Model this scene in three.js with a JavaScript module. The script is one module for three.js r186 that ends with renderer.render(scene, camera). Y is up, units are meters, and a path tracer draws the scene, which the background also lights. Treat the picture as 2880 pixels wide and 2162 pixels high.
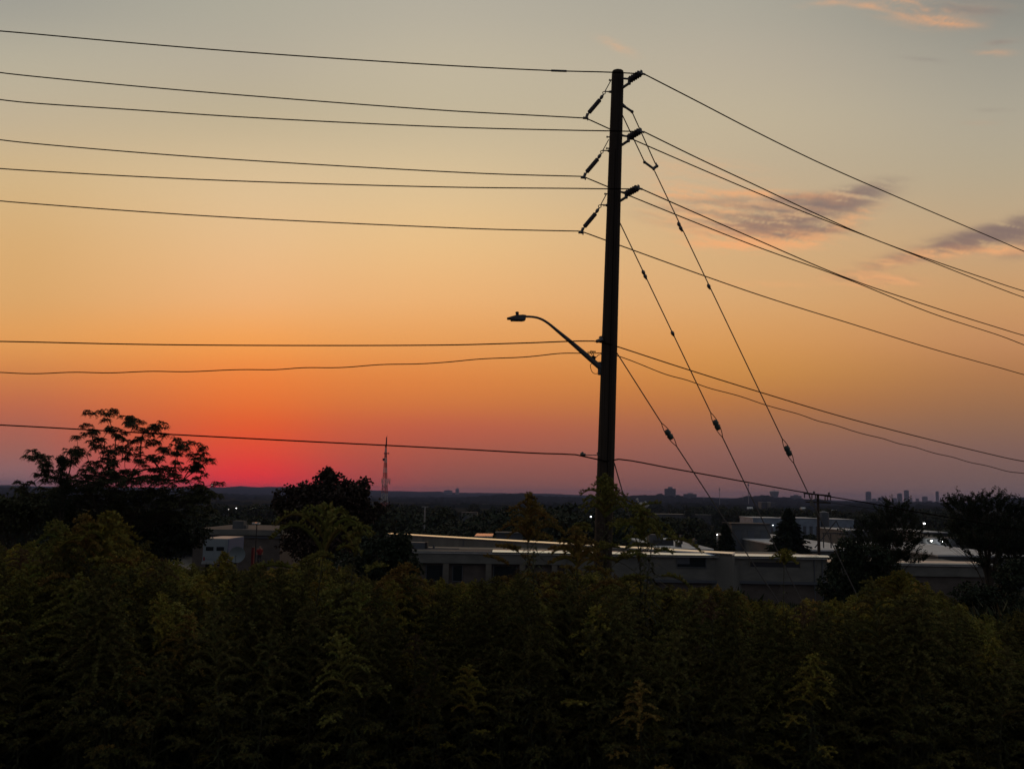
import * as THREE from 'three';
import { mergeGeometries } from 'three/addons/utils/BufferGeometryUtils.js';
import { MarchingCubes } from 'three/addons/objects/MarchingCubes.js';

// ---------------------------------------------------------------- camera, sky, sun, exposure
const scene = new THREE.Scene();
const FPX = 2400, CX = 1440, CY = 1081, EYE = 1.9;               // lens of the photograph, in its own pixels
const camera = new THREE.PerspectiveCamera(2 * Math.atan(CY / FPX) * 180 / Math.PI, 2880 / 2162, 0.1, 30000);
camera.position.set(0, EYE, 0);
camera.rotation.order = 'YXZ';
camera.rotation.set(7.38 * Math.PI / 180, 0, 0.9 * Math.PI / 180);
camera.focus = 60; camera.userData.fStop = 4;                    // a little softness in the nearest plants
camera.updateMatrixWorld(true);
const renderer = new THREE.WebGLRenderer({ antialias: true });
renderer.toneMapping = THREE.LinearToneMapping;
renderer.toneMappingExposure = 1;
renderer.shadowMap.enabled = true;

const QC = camera.quaternion.clone(), QI = QC.clone().invert();
const ray = (px, py) => new THREE.Vector3((px - CX) / FPX, (CY - py) / FPX, -1).applyQuaternion(QC);

// seeded noise
function rng(seed) { let s = seed | 0; return () => { s = (s + 0x6d2b79f5) | 0; let t = Math.imul(s ^ (s >>> 15), 1 | s); t = (t + Math.imul(t ^ (t >>> 7), 61 | t)) ^ t; return ((t ^ (t >>> 14)) >>> 0) / 4294967296; }; }
function hash2(x, y) { let h = Math.imul(x | 0, 374761393) + Math.imul(y | 0, 668265263); h = Math.imul(h ^ (h >>> 13), 1274126177); return ((h ^ (h >>> 16)) >>> 0) / 4294967296; }
function noise2(x, y) { const xi = Math.floor(x), yi = Math.floor(y), u = x - xi, v = y - yi, a = u * u * (3 - 2 * u), b = v * v * (3 - 2 * v); return (hash2(xi, yi) * (1 - a) + hash2(xi + 1, yi) * a) * (1 - b) + (hash2(xi, yi + 1) * (1 - a) + hash2(xi + 1, yi + 1) * a) * b; }
function fbm(x, y, o = 4) { let s = 0, a = 0.5, t = 0; for (let i = 0; i < o; i++) { s += a * noise2(x, y); t += a; a *= 0.5; x = x * 2.03 + 17.1; y = y * 2.03 + 9.7; } return s / t; }
const lerp = (a, b, t) => a + (b - a) * t, clamp = (x, a, b) => Math.max(a, Math.min(b, x));
const sstep = (x, a, b) => { const t = clamp((x - a) / (b - a), 0, 1); return t * t * (3 - 2 * t); };
const interp = (pts, x) => { if (x <= pts[0][0]) return pts[0][1]; for (let i = 1; i < pts.length; i++) if (x <= pts[i][0]) return lerp(pts[i - 1][1], pts[i][1], (x - pts[i - 1][0]) / (pts[i][0] - pts[i - 1][0])); return pts[pts.length - 1][1]; };
const lin = (c) => { c /= 255; return c <= 0.04045 ? c / 12.92 : ((c + 0.055) / 1.055) ** 2.4; };

// The sunset sky: measured colours of the glow in the west by direction, fading to the dusk of the zenith and the east.
function makeSky() {
  const W = 4096, H = 2048, data = new Float32Array(W * H * 4);
  const ys = [0, 170, 330, 500, 670, 840, 960, 1050, 1130, 1200, 1270, 1340, 1400];
  const xs = [60, 380, 700, 980, 1260, 1690, 2120, 2820];
  const cols = {
    60: [[160, 158, 148], [180, 173, 152], [190, 175, 145], [205, 178, 130], [212, 172, 112], [216, 165, 98], [222, 155, 82], [208, 132, 72], [192, 110, 75], [174, 101, 82], [158, 101, 91], [146, 105, 106], [138, 104, 109]],
    700: [[172, 168, 153], [180, 172, 152], [190, 176, 145], [213, 188, 144], [226, 187, 132], [234, 177, 112], [240, 160, 80], [236, 135, 62], [230, 115, 55], [227, 93, 50], [229, 75, 53], [237, 54, 56], [241, 46, 58]],
    1260: [[178, 172, 157], [188, 179, 156], [193, 180, 150], [212, 189, 145], [227, 189, 130], [231, 176, 109], [228, 158, 85], [222, 138, 68], [208, 120, 65], [190, 98, 70], [169, 90, 73], [150, 85, 76], [139, 83, 79]],
    2120: [[168, 164, 151], [179, 171, 152], [187, 175, 148], [190, 172, 138], [205, 172, 122], [212, 165, 105], [210, 152, 85], [199, 139, 72], [181, 120, 71], [160, 108, 79], [141, 98, 86], [128, 90, 84], [119, 87, 86]],
    2820: [[140, 140, 133], [158, 155, 142], [170, 163, 143], [178, 165, 135], [190, 162, 120], [198, 152, 98], [190, 138, 88], [173, 123, 78], [156, 112, 79], [141, 104, 83], [127, 97, 88], [118, 93, 89], [113, 93, 94]],
  };
  const mid = (a, b, t) => cols[a].map((c, i) => c.map((v, k) => lerp(v, cols[b][i][k], t)));
  cols[380] = mid(60, 700, 0.55); cols[980] = mid(700, 1260, 0.62); cols[1690] = mid(1260, 2120, 0.5);
  const warm = [[2, 1, 0], [3, 1, 1], [4, 2, 3], [5, 2, 5], [5, 2, 7], [5, 2, 8], [4, 1, 6], [3, 0, 3], [2, 0, 0], [1, 0, 0], [1, 0, 0], [0, 0, 0], [0, 0, 0]];
  const grid = xs.map((x) => cols[x].map((c, i) => c.map((v, k) => lin(v + warm[i][k]))));
  const cat = (p, t) => { const n = p.length - 1, i = Math.min(n - 1, Math.floor(t)), f = t - i, a = p[Math.max(0, i - 1)], b = p[i], c = p[i + 1], d = p[Math.min(n, i + 2)]; return b + 0.5 * f * (c - a + f * (2 * a - 5 * b + 4 * c - d + f * (3 * (b - c) + d - a))); };
  const where = (a, x) => { if (x <= a[0]) return 0; for (let i = 1; i < a.length; i++) if (x <= a[i]) return i - 1 + (x - a[i - 1]) / (a[i] - a[i - 1]); return a.length - 1; };
  const glow = (px, py) => { const u = where(xs, px), v = where(ys, py), out = [0, 0, 0]; for (let k = 0; k < 3; k++) out[k] = Math.max(0, cat(grid.map((g) => cat(g.map((c) => c[k]), v)), u)); return out; };
  // a coarse table of the glow, so that the fine picture is cheap
  const GW = 145, GH = 110, table = [];
  for (let j = 0; j < GH; j++) for (let i = 0; i < GW; i++) table.push(glow(i * 20, j * 13));
  const quick = (px, py) => { const x = clamp(px / 20, 0, GW - 1.001), y = clamp(py / 13, 0, GH - 1.001), i = Math.floor(x), j = Math.floor(y), a = x - i, b = y - j, t = (k, c) => table[k][c], o = j * GW + i; return [0, 1, 2].map((c) => (t(o, c) * (1 - a) + t(o + 1, c) * a) * (1 - b) + (t(o + GW, c) * (1 - a) + t(o + GW + 1, c) * a) * b); };
  const eastLow = [0.082, 0.074, 0.088], eastMid = [0.1, 0.096, 0.108], zen = [0.13, 0.138, 0.152];
  // clouds: [x, y, rx, ry, tilt, body, lit]: centre and size, how much grey body and how much orange light
  const clouds = [
    [2165, 636, 130, 26, -0.02, 2.4, 0.1], [2380, 560, 95, 24, -0.28, 1.3, 0.1], [2290, 592, 130, 30, -0.18, 0.95, 0.1], [2050, 592, 170, 34, -0.02, 0.4, 0.3], [2330, 640, 70, 14, -0.1, 0.4, 0.3], [2250, 560, 110, 14, -0.1, 0.6, 0.3],
    [2140, 682, 150, 17, -0.02, 0.0, 2.8], [2050, 660, 120, 24, 0.15, 0.0, 0.7], [2230, 664, 100, 14, -0.1, 0.2, 0.8], [2120, 545, 150, 9, 0.02, 0.0, 1.3], [1930, 548, 70, 13, 0.03, 0.0, 0.9], [2410, 610, 60, 22, -0.4, 0.0, 0.6], [1980, 610, 120, 40, 0.1, 0.05, 0.4],
    [2800, 662, 130, 24, -0.18, 1.7, 0.0], [2860, 640, 90, 24, -0.35, 0.7, 0.0], [2810, 704, 100, 12, -0.05, 0.0, 1.6], [2690, 690, 90, 10, -0.1, 0.45, 0.1], [2900, 690, 60, 22, -0.2, 0.8, 0.1],
    [2560, 722, 110, 16, -0.16, 0.3, 0.35], [2480, 745, 90, 14, -0.2, 0.28, 0.3], [2430, 778, 100, 12, 0.02, 0.1, 0.55], [2500, 790, 90, 12, 0.06, 0.15, 0.5], [2640, 715, 80, 14, -0.1, 0.1, 0.5], [2420, 800, 80, 10, 0.05, 0, 0.4],
    [2600, 40, 100, 30, 0.1, 0.02, 0.45], [2680, 66, 60, 10, 0.06, 0.05, 0.55], [2730, 25, 130, 24, -0.03, 0.12, 0.05], [2450, 15, 60, 9, 0.05, 0, 0.4], [2330, 8, 60, 8, -0.1, 0, 0.35], [2540, 3, 50, 8, 0, 0, 0.4],
    [1735, 130, 50, 14, 0.45, 0, 0.2], [2590, 167, 60, 6, 0.08, 0.13, 0], [2820, 118, 60, 8, -0.15, 0.12, 0.05], [2800, 148, 50, 9, 0, 0.02, 0.2], [2790, 310, 60, 6, 0, 0.05, 0], [2760, 345, 60, 6, 0, 0.03, 0.05],
    [1960, 480, 170, 40, 0.1, 0.0, 0.16], [2160, 800, 120, 8, 0.02, 0, 0.18], [1900, 520, 90, 12, 0.05, 0, 0.2],
  ];
  const body = [0.145, 0.1, 0.113], lit = [0.92, 0.42, 0.18];
  const d = new THREE.Vector3(), c = new THREE.Vector3();
  for (let row = 0; row < H; row++) {
    const el = ((row + 0.5) / H - 0.5) * Math.PI, low = el < 0;
    for (let col = 0; col < W; col++) {
      const o = (row * W + col) * 4; data[o + 3] = 1;
      if (low) { data[o] = 0.05; data[o + 1] = 0.045; data[o + 2] = 0.045; continue; }
      const th = ((col + 0.5) / W - 0.5) * 2 * Math.PI, dx = Math.cos(th), dz = Math.sin(th), az = Math.atan2(dx, -dz);
      const azc = clamp(az, -0.74, 0.74), elc = clamp(el, 0, 0.62);
      d.set(Math.sin(azc) * Math.cos(elc), Math.sin(elc), -Math.cos(azc) * Math.cos(elc)); c.copy(d).applyQuaternion(QI);
      const px = CX - c.x / c.z * FPX, py = CY + c.y / c.z * FPX;
      const g = quick(px, py);
      const k = sstep(el, 0, 0.6), far = sstep(Math.abs(az), 0.7, 1.9), up = sstep(el, 0.58, 1.3);
      for (let q = 0; q < 3; q++) { const east = lerp(lerp(eastLow[q], eastMid[q], sstep(el, 0, 0.26)), zen[q], k); g[q] = lerp(lerp(g[q], east, far), zen[q], up); }
      if (az > 0 && az < 0.8 && el < 0.62) {
        let b = 0, l = 0;
        for (const [x, y, rx, ry, tilt, wb, wl] of clouds) {
          const ex = px - x, ey = py - y - ex * tilt; if (Math.abs(ex) > rx * 2.6 || Math.abs(ey) > ry * 2.8) continue;
          const e = Math.exp(-(ex * ex / (rx * rx) + ey * ey / (ry * ry)) * 1.1); b += 2.9 * wb * e; l += 1.6 * wl * e;
        }
        if (b + l > 0.01) {
          const wx = px + 60 * fbm(px / 90, py / 40, 3), wy = py - 0.12 * px + 26 * fbm(px / 70 + 7, py / 50, 3);
          const n = 0.6 * fbm(wx / 150, wy / 16, 5) + 0.4 * fbm(wx / 60 + 9, wy / 5, 4), n2 = 0.6 * fbm(wx / 80 + 40, wy / 9, 4) + 0.4 * fbm(wx / 30, wy / 4, 3);
          const db = 1 - Math.exp(-b * Math.max(0.06, 4.2 * (n - 0.33))), dl = 0.85 * (1 - Math.exp(-l * Math.max(0.06, 4 * (n2 - 0.34))));
          for (let q = 0; q < 3; q++) g[q] = lerp(lerp(g[q], body[q] + g[q] * 0.1, db * 0.85), lit[q], dl * (1 - db * 0.45));
        }
      }
      data[o] = g[0]; data[o + 1] = g[1]; data[o + 2] = g[2];
    }
  }
  const t = new THREE.DataTexture(data, W, H, THREE.RGBAFormat, THREE.FloatType);
  t.mapping = THREE.EquirectangularReflectionMapping; t.magFilter = THREE.LinearFilter; t.minFilter = THREE.LinearFilter; t.needsUpdate = true;
  return t;
}
const skyMap = makeSky();
scene.background = skyMap; scene.environment = skyMap; scene.environmentIntensity = 1;
const sunRay = ray(690, 1366).normalize();
const sun = new THREE.DirectionalLight(new THREE.Color(1.0, 0.32, 0.12), 0.12);   // the last red light, behind the haze of the horizon
sun.position.copy(sunRay).multiplyScalar(200); sun.castShadow = true; sun.shadow.radius = 6;
Object.assign(sun.shadow.camera, { left: -80, right: 80, top: 60, bottom: -60, near: 1, far: 600 });
scene.add(sun, sun.target);
scene.fog = new THREE.FogExp2(new THREE.Color(0.48, 0.55, 1.0), 6e-5);

// ---------------------------------------------------------------- helpers
const V = (x, y, z) => new THREE.Vector3(x, y, z);
const EYEP = V(0, EYE, 0);
const atZ = (px, py, D) => { const r = ray(px, py); return r.multiplyScalar(-D / r.z).add(EYEP); };           // the point a pixel shows on the vertical plane D in front
const atR = (px, py, R) => { const r = ray(px, py); return r.multiplyScalar(R / Math.hypot(r.x, r.z)).add(EYEP); };  // at R metres along the ground
const onPlane = (px, py, p0, dx, dz) => { const r = ray(px, py), nx = -dz, nz = dx, t = ((p0.x) * nx + (p0.z) * nz) / (r.x * nx + r.z * nz); return r.multiplyScalar(t).add(EYEP); };
const PROFILE = [[-400, 1], [-20, 0.3], [-4, 0], [9, 0], [17.6, -1.3], [28, -4], [45, -7.5], [62, -9.4], [100, -10.6], [180, -13], [400, -16], [1000, -20], [3000, -25], [14000, -30]];
const groundY = (x, z) => interp(PROFILE, -z);

const used = {};
const numbered = (name) => { const n = used[name] = (used[name] ?? -1) + 1; return n ? name + '_' + String(n).padStart(3, '0') : name; };
function thing(name, label, category, pos = [0, 0, 0], turn = 0, group) {
  const o = new THREE.Group(); o.name = numbered(name); scene.add(o);
  if (pos.isVector3) o.position.copy(pos); else o.position.set(...pos); o.rotation.y = turn;
  o.userData = { label, category }; if (group) o.userData.group = group;
  return o;
}
function part(name, geo, mat, parent, label) {
  if (Array.isArray(geo)) geo = mergeGeometries(geo.map((g) => { const n = g.index ? g.toNonIndexed() : g; for (const k of Object.keys(n.attributes)) if (!['position', 'normal', 'uv'].includes(k)) n.deleteAttribute(k); return n; }));
  const m = new THREE.Mesh(geo, mat); m.name = name; m.castShadow = m.receiveShadow = true; parent.add(m);
  if (label) m.userData.label = label;
  return m;
}
function lone(name, geo, mat, label, category, group) { const m = part(numbered(name), geo, mat, scene); m.userData = { label, category }; if (group) m.userData.group = group; return m; }
function struct(name, geo, mat) { const m = part(name, geo, mat, scene); m.userData = { kind: 'structure' }; return m; }
function copy(src, pos, label, turn) { const c = src.clone(); c.name = numbered(src.name.replace(/_\d+$/, '')); c.userData = { ...src.userData }; if (label) c.userData.label = label; c.position.copy(pos); if (turn !== undefined) c.rotation.y = turn; scene.add(c); return c; }

// a collector of triangles with colours
class MB {
  constructor() { this.p = []; this.c = []; this.col = [1, 1, 1]; }
  tri(a, b, c) { for (const v of [a, b, c]) { this.p.push(v.x, v.y, v.z); this.c.push(...this.col); } }
  quad(a, b, c, d) { this.tri(a, b, c); this.tri(a, c, d); }
  tube(pts, r0, r1, n = 5) {
    const rings = [], up = V(0.31, 0.2, 0.93), rad = typeof r0 === 'function' ? r0 : (t) => lerp(r0, r1, t);
    for (let i = 0; i < pts.length; i++) {
      const d = pts[Math.min(i + 1, pts.length - 1)].clone().sub(pts[Math.max(0, i - 1)]).normalize(), s = V(0, 0, 0).crossVectors(Math.abs(d.dot(up)) > 0.95 ? V(1, 0, 0) : up, d).normalize(), t = V(0, 0, 0).crossVectors(d, s), r = rad(i / (pts.length - 1));
      rings.push(Array.from({ length: n }, (_, k) => pts[i].clone().addScaledVector(s, r * Math.cos(k / n * 6.2832)).addScaledVector(t, r * Math.sin(k / n * 6.2832))));
    }
    for (let i = 0; i + 1 < rings.length; i++) for (let k = 0; k < n; k++) this.quad(rings[i][k], rings[i][(k + 1) % n], rings[i + 1][(k + 1) % n], rings[i + 1][k]);
    const e = rings[rings.length - 1]; for (let k = 1; k + 1 < n; k++) this.tri(e[0], e[k], e[k + 1]);
    const f = rings[0]; for (let k = 1; k + 1 < n; k++) this.tri(f[0], f[k + 1], f[k]);
  }
  leaf(at, dir, side, len, wid, bend = 0.25) {      // a bent blade of four triangles
    const up = V(0, 0, 0).crossVectors(side, dir), m = at.clone().addScaledVector(dir, len * 0.5).addScaledVector(up, len * bend * 0.3), t = at.clone().addScaledVector(dir, len).addScaledVector(up, -len * bend);
    const a = m.clone().addScaledVector(side, wid / 2), b = m.clone().addScaledVector(side, -wid / 2);
    this.tri(at, b, a); this.tri(a, b, t);
  }
  geo() {
    const g = new THREE.BufferGeometry(); g.setAttribute('position', new THREE.Float32BufferAttribute(this.p, 3)); g.setAttribute('color', new THREE.Float32BufferAttribute(this.c, 3));
    g.computeVertexNormals(); return g;
  }
}
const bezier = (a, b, c, n) => Array.from({ length: n + 1 }, (_, i) => { const t = i / n; return V(0, 0, 0).addScaledVector(a, (1 - t) * (1 - t)).addScaledVector(b, 2 * t * (1 - t)).addScaledVector(c, t * t); });
const tubeGeo = (pts, r, seg, n = 8) => new THREE.TubeGeometry(new THREE.CatmullRomCurve3(pts), seg ?? Math.max(4, pts.length * 3), r, n, false);
function rod(a, b, r, r2 = r, n = 10) { const l = a.distanceTo(b), g = new THREE.CylinderGeometry(r2, r, l, n); g.translate(0, l / 2, 0); g.applyQuaternion(new THREE.Quaternion().setFromUnitVectors(V(0, 1, 0), b.clone().sub(a).normalize())); g.translate(a.x, a.y, a.z); return g; }
function lathe(profile, a, b, n = 14) { const l = a.distanceTo(b), g = new THREE.LatheGeometry(profile.map(([r, t]) => new THREE.Vector2(Math.max(r, 1e-4), t * l)), n); g.applyQuaternion(new THREE.Quaternion().setFromUnitVectors(V(0, 1, 0), b.clone().sub(a).normalize())); g.translate(a.x, a.y, a.z); return g; }
const ball = (p, r, sx = 1, sy = 1, sz = 1) => { const g = new THREE.SphereGeometry(r, 12, 8); g.scale(sx, sy, sz); g.translate(p.x, p.y, p.z); return g; };
function bx(x0, x1, y0, y1, z0, z1) {                // a box with uv in metres
  const w = x1 - x0, h = y1 - y0, d = z1 - z0, g = new THREE.BoxGeometry(w, h, d), uv = g.attributes.uv, s = [[d, h], [d, h], [w, d], [w, d], [w, h], [w, h]];
  for (let f = 0; f < 6; f++) for (let k = 0; k < 4; k++) { const i = f * 4 + k; uv.setXY(i, uv.getX(i) * s[f][0], uv.getY(i) * s[f][1]); }
  g.translate((x0 + x1) / 2, (y0 + y1) / 2, (z0 + z1) / 2); return g;
}

// materials
function grain(seed, fx, fy, lo, hi, size = 256) {
  const d = new Uint8Array(size * size * 4);
  for (let y = 0; y < size; y++) for (let x = 0; x < size; x++) {
    const u = x / size, v = y / size, n = (a, b) => fbm(a * fx + seed, b * fy + seed * 3, 5);
    const q = lerp(lerp(n(u, v), n(u - 1, v), u), lerp(n(u, v - 1), n(u - 1, v - 1), u), v), k = clamp(lerp(lo, hi, sstep(q, 0.3, 0.7)), 0, 1) * 255, o = (y * size + x) * 4;
    d[o] = d[o + 1] = d[o + 2] = k; d[o + 3] = 255;
  }
  const t = new THREE.DataTexture(d, size, size); t.wrapS = t.wrapT = THREE.RepeatWrapping; t.magFilter = THREE.LinearFilter; t.needsUpdate = true; return t;
}
const grimeT = grain(3, 6, 6, 0.72, 1), woodT = grain(11, 40, 3, 0.55, 1), soilT = grain(21, 14, 14, 0.5, 1), metalT = grain(31, 8, 8, 0.8, 1);
const rep = (t, x, y) => { const c = t.clone(); c.repeat.set(x, y); c.needsUpdate = true; return c; };
const mat = (r, g, b, rough = 0.85, o = {}) => new THREE.MeshStandardMaterial({ color: new THREE.Color().setRGB(r, g, b), roughness: rough, ...o });
const matte = (r, g, b, o) => new THREE.MeshPhysicalMaterial({ color: new THREE.Color().setRGB(r, g, b), roughness: 1, specularIntensity: 0, ...o });
const M = {
  soil: matte(0.05, 0.045, 0.03, { map: rep(soilT, 0.4, 0.4), bumpMap: rep(soilT, 0.4, 0.4), bumpScale: 0.08 }),
  hill: matte(0.02, 0.026, 0.024, { map: rep(soilT, 0.02, 0.02) }), whiteroof: mat(0.62, 0.64, 0.68, 0.7, { map: rep(grimeT, 0.1, 0.1) }),
  pole: mat(0.05, 0.036, 0.028, 0.95, { map: rep(woodT, 1, 1), bumpMap: rep(woodT, 1, 1), bumpScale: 0.012 }),
  strand: matte(0.15, 0.14, 0.14), wire: matte(0.012, 0.008, 0.007), steel: mat(0.16, 0.16, 0.165, 0.55, { metalness: 0.7, roughnessMap: metalT }), polymer: mat(0.06, 0.05, 0.06, 0.6),
  guyins: mat(0.06, 0.09, 0.09, 0.45), lampmetal: mat(0.12, 0.12, 0.13, 0.6, { metalness: 0.5 }), black: mat(0.02, 0.02, 0.02, 0.7), galv: mat(0.4, 0.41, 0.42, 0.5, { metalness: 0.6, map: metalT }),
  bark: mat(0.06, 0.048, 0.035, 1, { vertexColors: true }),
  leaf: new THREE.MeshPhysicalMaterial({ roughness: 0.8, specularIntensity: 0.55, vertexColors: true, side: THREE.DoubleSide }), bloom: matte(1, 1, 1, { vertexColors: true, side: THREE.DoubleSide }),
  beige: mat(0.2, 0.18, 0.15, 0.9, { map: rep(grimeT, 0.15, 0.25) }), pale: mat(0.21, 0.205, 0.185, 0.85, { map: rep(grimeT, 0.12, 0.3) }), brown: mat(0.14, 0.115, 0.1, 0.9, { map: rep(grimeT, 0.2, 0.3) }), grey: mat(0.13, 0.135, 0.14, 0.9, { map: rep(grimeT, 0.1, 0.2) }),
  blue: mat(0.3, 0.36, 0.45, 0.7, { map: rep(grimeT, 0.1, 0.2) }), slate: mat(0.1, 0.11, 0.13, 0.7), membrane: mat(0.62, 0.62, 0.62, 0.34, { map: rep(grimeT, 0.2, 0.3) }), cap: mat(0.74, 0.8, 0.88, 0.2, { metalness: 1 }),
  tar: mat(0.07, 0.07, 0.075, 0.9, { map: rep(grimeT, 0.1, 0.1) }), glass: mat(0.02, 0.025, 0.03, 0.15), van: mat(0.27, 0.31, 0.34, 0.5), bluestripe: mat(0.06, 0.12, 0.25, 0.5), red: mat(0.26, 0.02, 0.02, 0.7), skin: mat(0.35, 0.2, 0.14, 0.7), dark: mat(0.035, 0.035, 0.04, 0.8), tyre: mat(0.03, 0.03, 0.03, 0.9),
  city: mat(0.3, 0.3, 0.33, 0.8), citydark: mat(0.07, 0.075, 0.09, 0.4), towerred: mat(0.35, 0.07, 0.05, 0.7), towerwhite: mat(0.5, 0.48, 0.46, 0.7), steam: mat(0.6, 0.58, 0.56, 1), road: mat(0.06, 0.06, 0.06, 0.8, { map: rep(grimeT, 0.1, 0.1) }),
};

// ---------------------------------------------------------------- terrain
{
  const R = [], NA = 180; for (let r = 1.2; r < 13500; r *= 1.07) R.push(r);
  const g = new THREE.BufferGeometry(), p = [0, groundY(0, 0), 0], uv = [0, 0], idx = [];
  for (const r of R) for (let a = 0; a < NA; a++) { const x = r * Math.sin(a / NA * 6.28319), z = -r * Math.cos(a / NA * 6.28319); p.push(x, groundY(x, z) + (fbm(x * 0.3, z * 0.3, 3) - 0.5) * Math.min(0.35, r * 0.03), z); uv.push(x, z); }
  for (let a = 0; a < NA; a++) idx.push(0, 1 + (a + 1) % NA, 1 + a);
  for (let i = 0; i + 1 < R.length; i++) for (let a = 0; a < NA; a++) { const q = 1 + i * NA + a, w = 1 + i * NA + (a + 1) % NA; idx.push(q, w, q + NA, w, w + NA, q + NA); }
  g.setAttribute('position', new THREE.Float32BufferAttribute(p, 3)); g.setAttribute('uv', new THREE.Float32BufferAttribute(uv, 2)); g.setIndex(idx); g.computeVertexNormals();
  struct('ground', g, M.soil);
}
function ridge(name, crest, d, front, back, bump, freq) {
  const rows = 12, p = [], uv = [], idx = []; let n = 0;
  for (let px = -2600; px <= 5480; px += (px > -100 && px < 2980) ? 3 : 24) {
    const r = ray(px, interp(crest, px)), h = Math.hypot(r.x, r.z), sx = r.x / h, sz = r.z / h, top = EYE + d * r.y / h;
    for (let j = 0; j <= rows; j++) {
      const t = j / rows, rr = t < 0.7 ? lerp(d - front, d, t / 0.7) : lerp(d, d + back, (t - 0.7) / 0.3), x = sx * rr, z = sz * rr, base = groundY(x, z) - 3;
      const k = t < 0.7 ? sstep(t / 0.7, -0.25, 1) : 1 - sstep((t - 0.7) / 0.3, 0, 1.4);
      p.push(x, lerp(base, top - bump * 0.5, k) + bump * (0.6 * fbm(x * freq, z * freq, 3) + 0.5 * noise2(x * freq * 3.1, z * freq * 3.1)) * (t < 0.02 ? 0 : 1), z); uv.push(x, z);
    }
    if (n) for (let j = 0; j < rows; j++) { const a = (n - 1) * (rows + 1) + j, b = a + rows + 1; idx.push(a, b, a + 1, b, b + 1, a + 1); }
    n++;
  }
  const g = new THREE.BufferGeometry(); g.setAttribute('position', new THREE.Float32BufferAttribute(p, 3)); g.setAttribute('uv', new THREE.Float32BufferAttribute(uv, 2)); g.setIndex(idx); g.computeVertexNormals();
  return struct(name, g, M.hill);
}
ridge('hills', [[-2600, 1345], [0, 1364], [100, 1368], [400, 1371], [560, 1371], [620, 1371], [668, 1368], [676, 1367], [720, 1370], [760, 1369], [840, 1371], [940, 1374], [1040, 1378], [1110, 1381], [1180, 1383], [1230, 1382], [1260, 1385], [1340, 1386], [1440, 1387], [1540, 1388], [1600, 1391], [1700, 1394], [1850, 1396], [2000, 1399], [2100, 1403], [2300, 1407], [2500, 1411], [2700, 1413], [2880, 1414], [5480, 1440]], 9500, 2500, 1500, 12, 0.006);
ridge('wooded_hills', [[-2600, 1352], [0, 1372], [300, 1378], [560, 1385], [700, 1394], [900, 1400], [1050, 1404], [1160, 1402], [1300, 1400], [1400, 1392], [1480, 1390], [1530, 1397], [1620, 1400], [1700, 1398], [1790, 1394], [1850, 1392], [1920, 1397], [2000, 1402], [2060, 1404], [2110, 1397], [2150, 1394], [2190, 1398], [2280, 1405], [2400, 1412], [2500, 1414], [2620, 1412], [2720, 1414], [2780, 1404], [2850, 1400], [2880, 1402], [5480, 1420]], 4600, 1400, 700, 22, 0.02);
ridge('wooded_ridge', [[-2600, 1385], [0, 1402], [300, 1405], [600, 1415], [800, 1422], [1000, 1426], [1120, 1420], [1250, 1417], [1400, 1424], [1540, 1420], [1660, 1424], [1800, 1420], [1960, 1416], [2080, 1424], [2300, 1428], [2450, 1420], [2600, 1424], [2720, 1430], [2880, 1424], [5480, 1440]], 2300, 900, 400, 18, 0.035);

// roads, car parks and yards in the valley
{
  const flat = (px0, px1, py0, py1, m, name, lift) => { const pt = (px, py) => { const r = ray(px, py); let t = 1; for (let i = 0; i < 40; i++) { const z = r.z * t, gy = groundY(0, z) + 0.3 + lift; t = (gy - EYE) / r.y; } return r.multiplyScalar(t).add(EYEP); };
    const N = 12, p = [], uv = [], idx = []; for (let i = 0; i <= N; i++) for (let j = 0; j <= 6; j++) { const q = pt(lerp(px0, px1, i / N), lerp(py0, py1, j / 6)); p.push(q.x, q.y, q.z); uv.push(q.x, q.z); if (i && j) { const a = (i - 1) * 7 + j - 1; idx.push(a, a + 1, a + 7, a + 1, a + 8, a + 7); } }
    const g = new THREE.BufferGeometry(); g.setAttribute('position', new THREE.Float32BufferAttribute(p, 3)); g.setAttribute('uv', new THREE.Float32BufferAttribute(uv, 2)); g.setIndex(idx); g.computeVertexNormals(); struct(name, g, m); };
  flat(480, 1000, 1640, 1560, M.road, 'car_park', 0.05);
  flat(2420, 2880, 1512, 1500, M.road, 'yard', 0.05);
}

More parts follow.
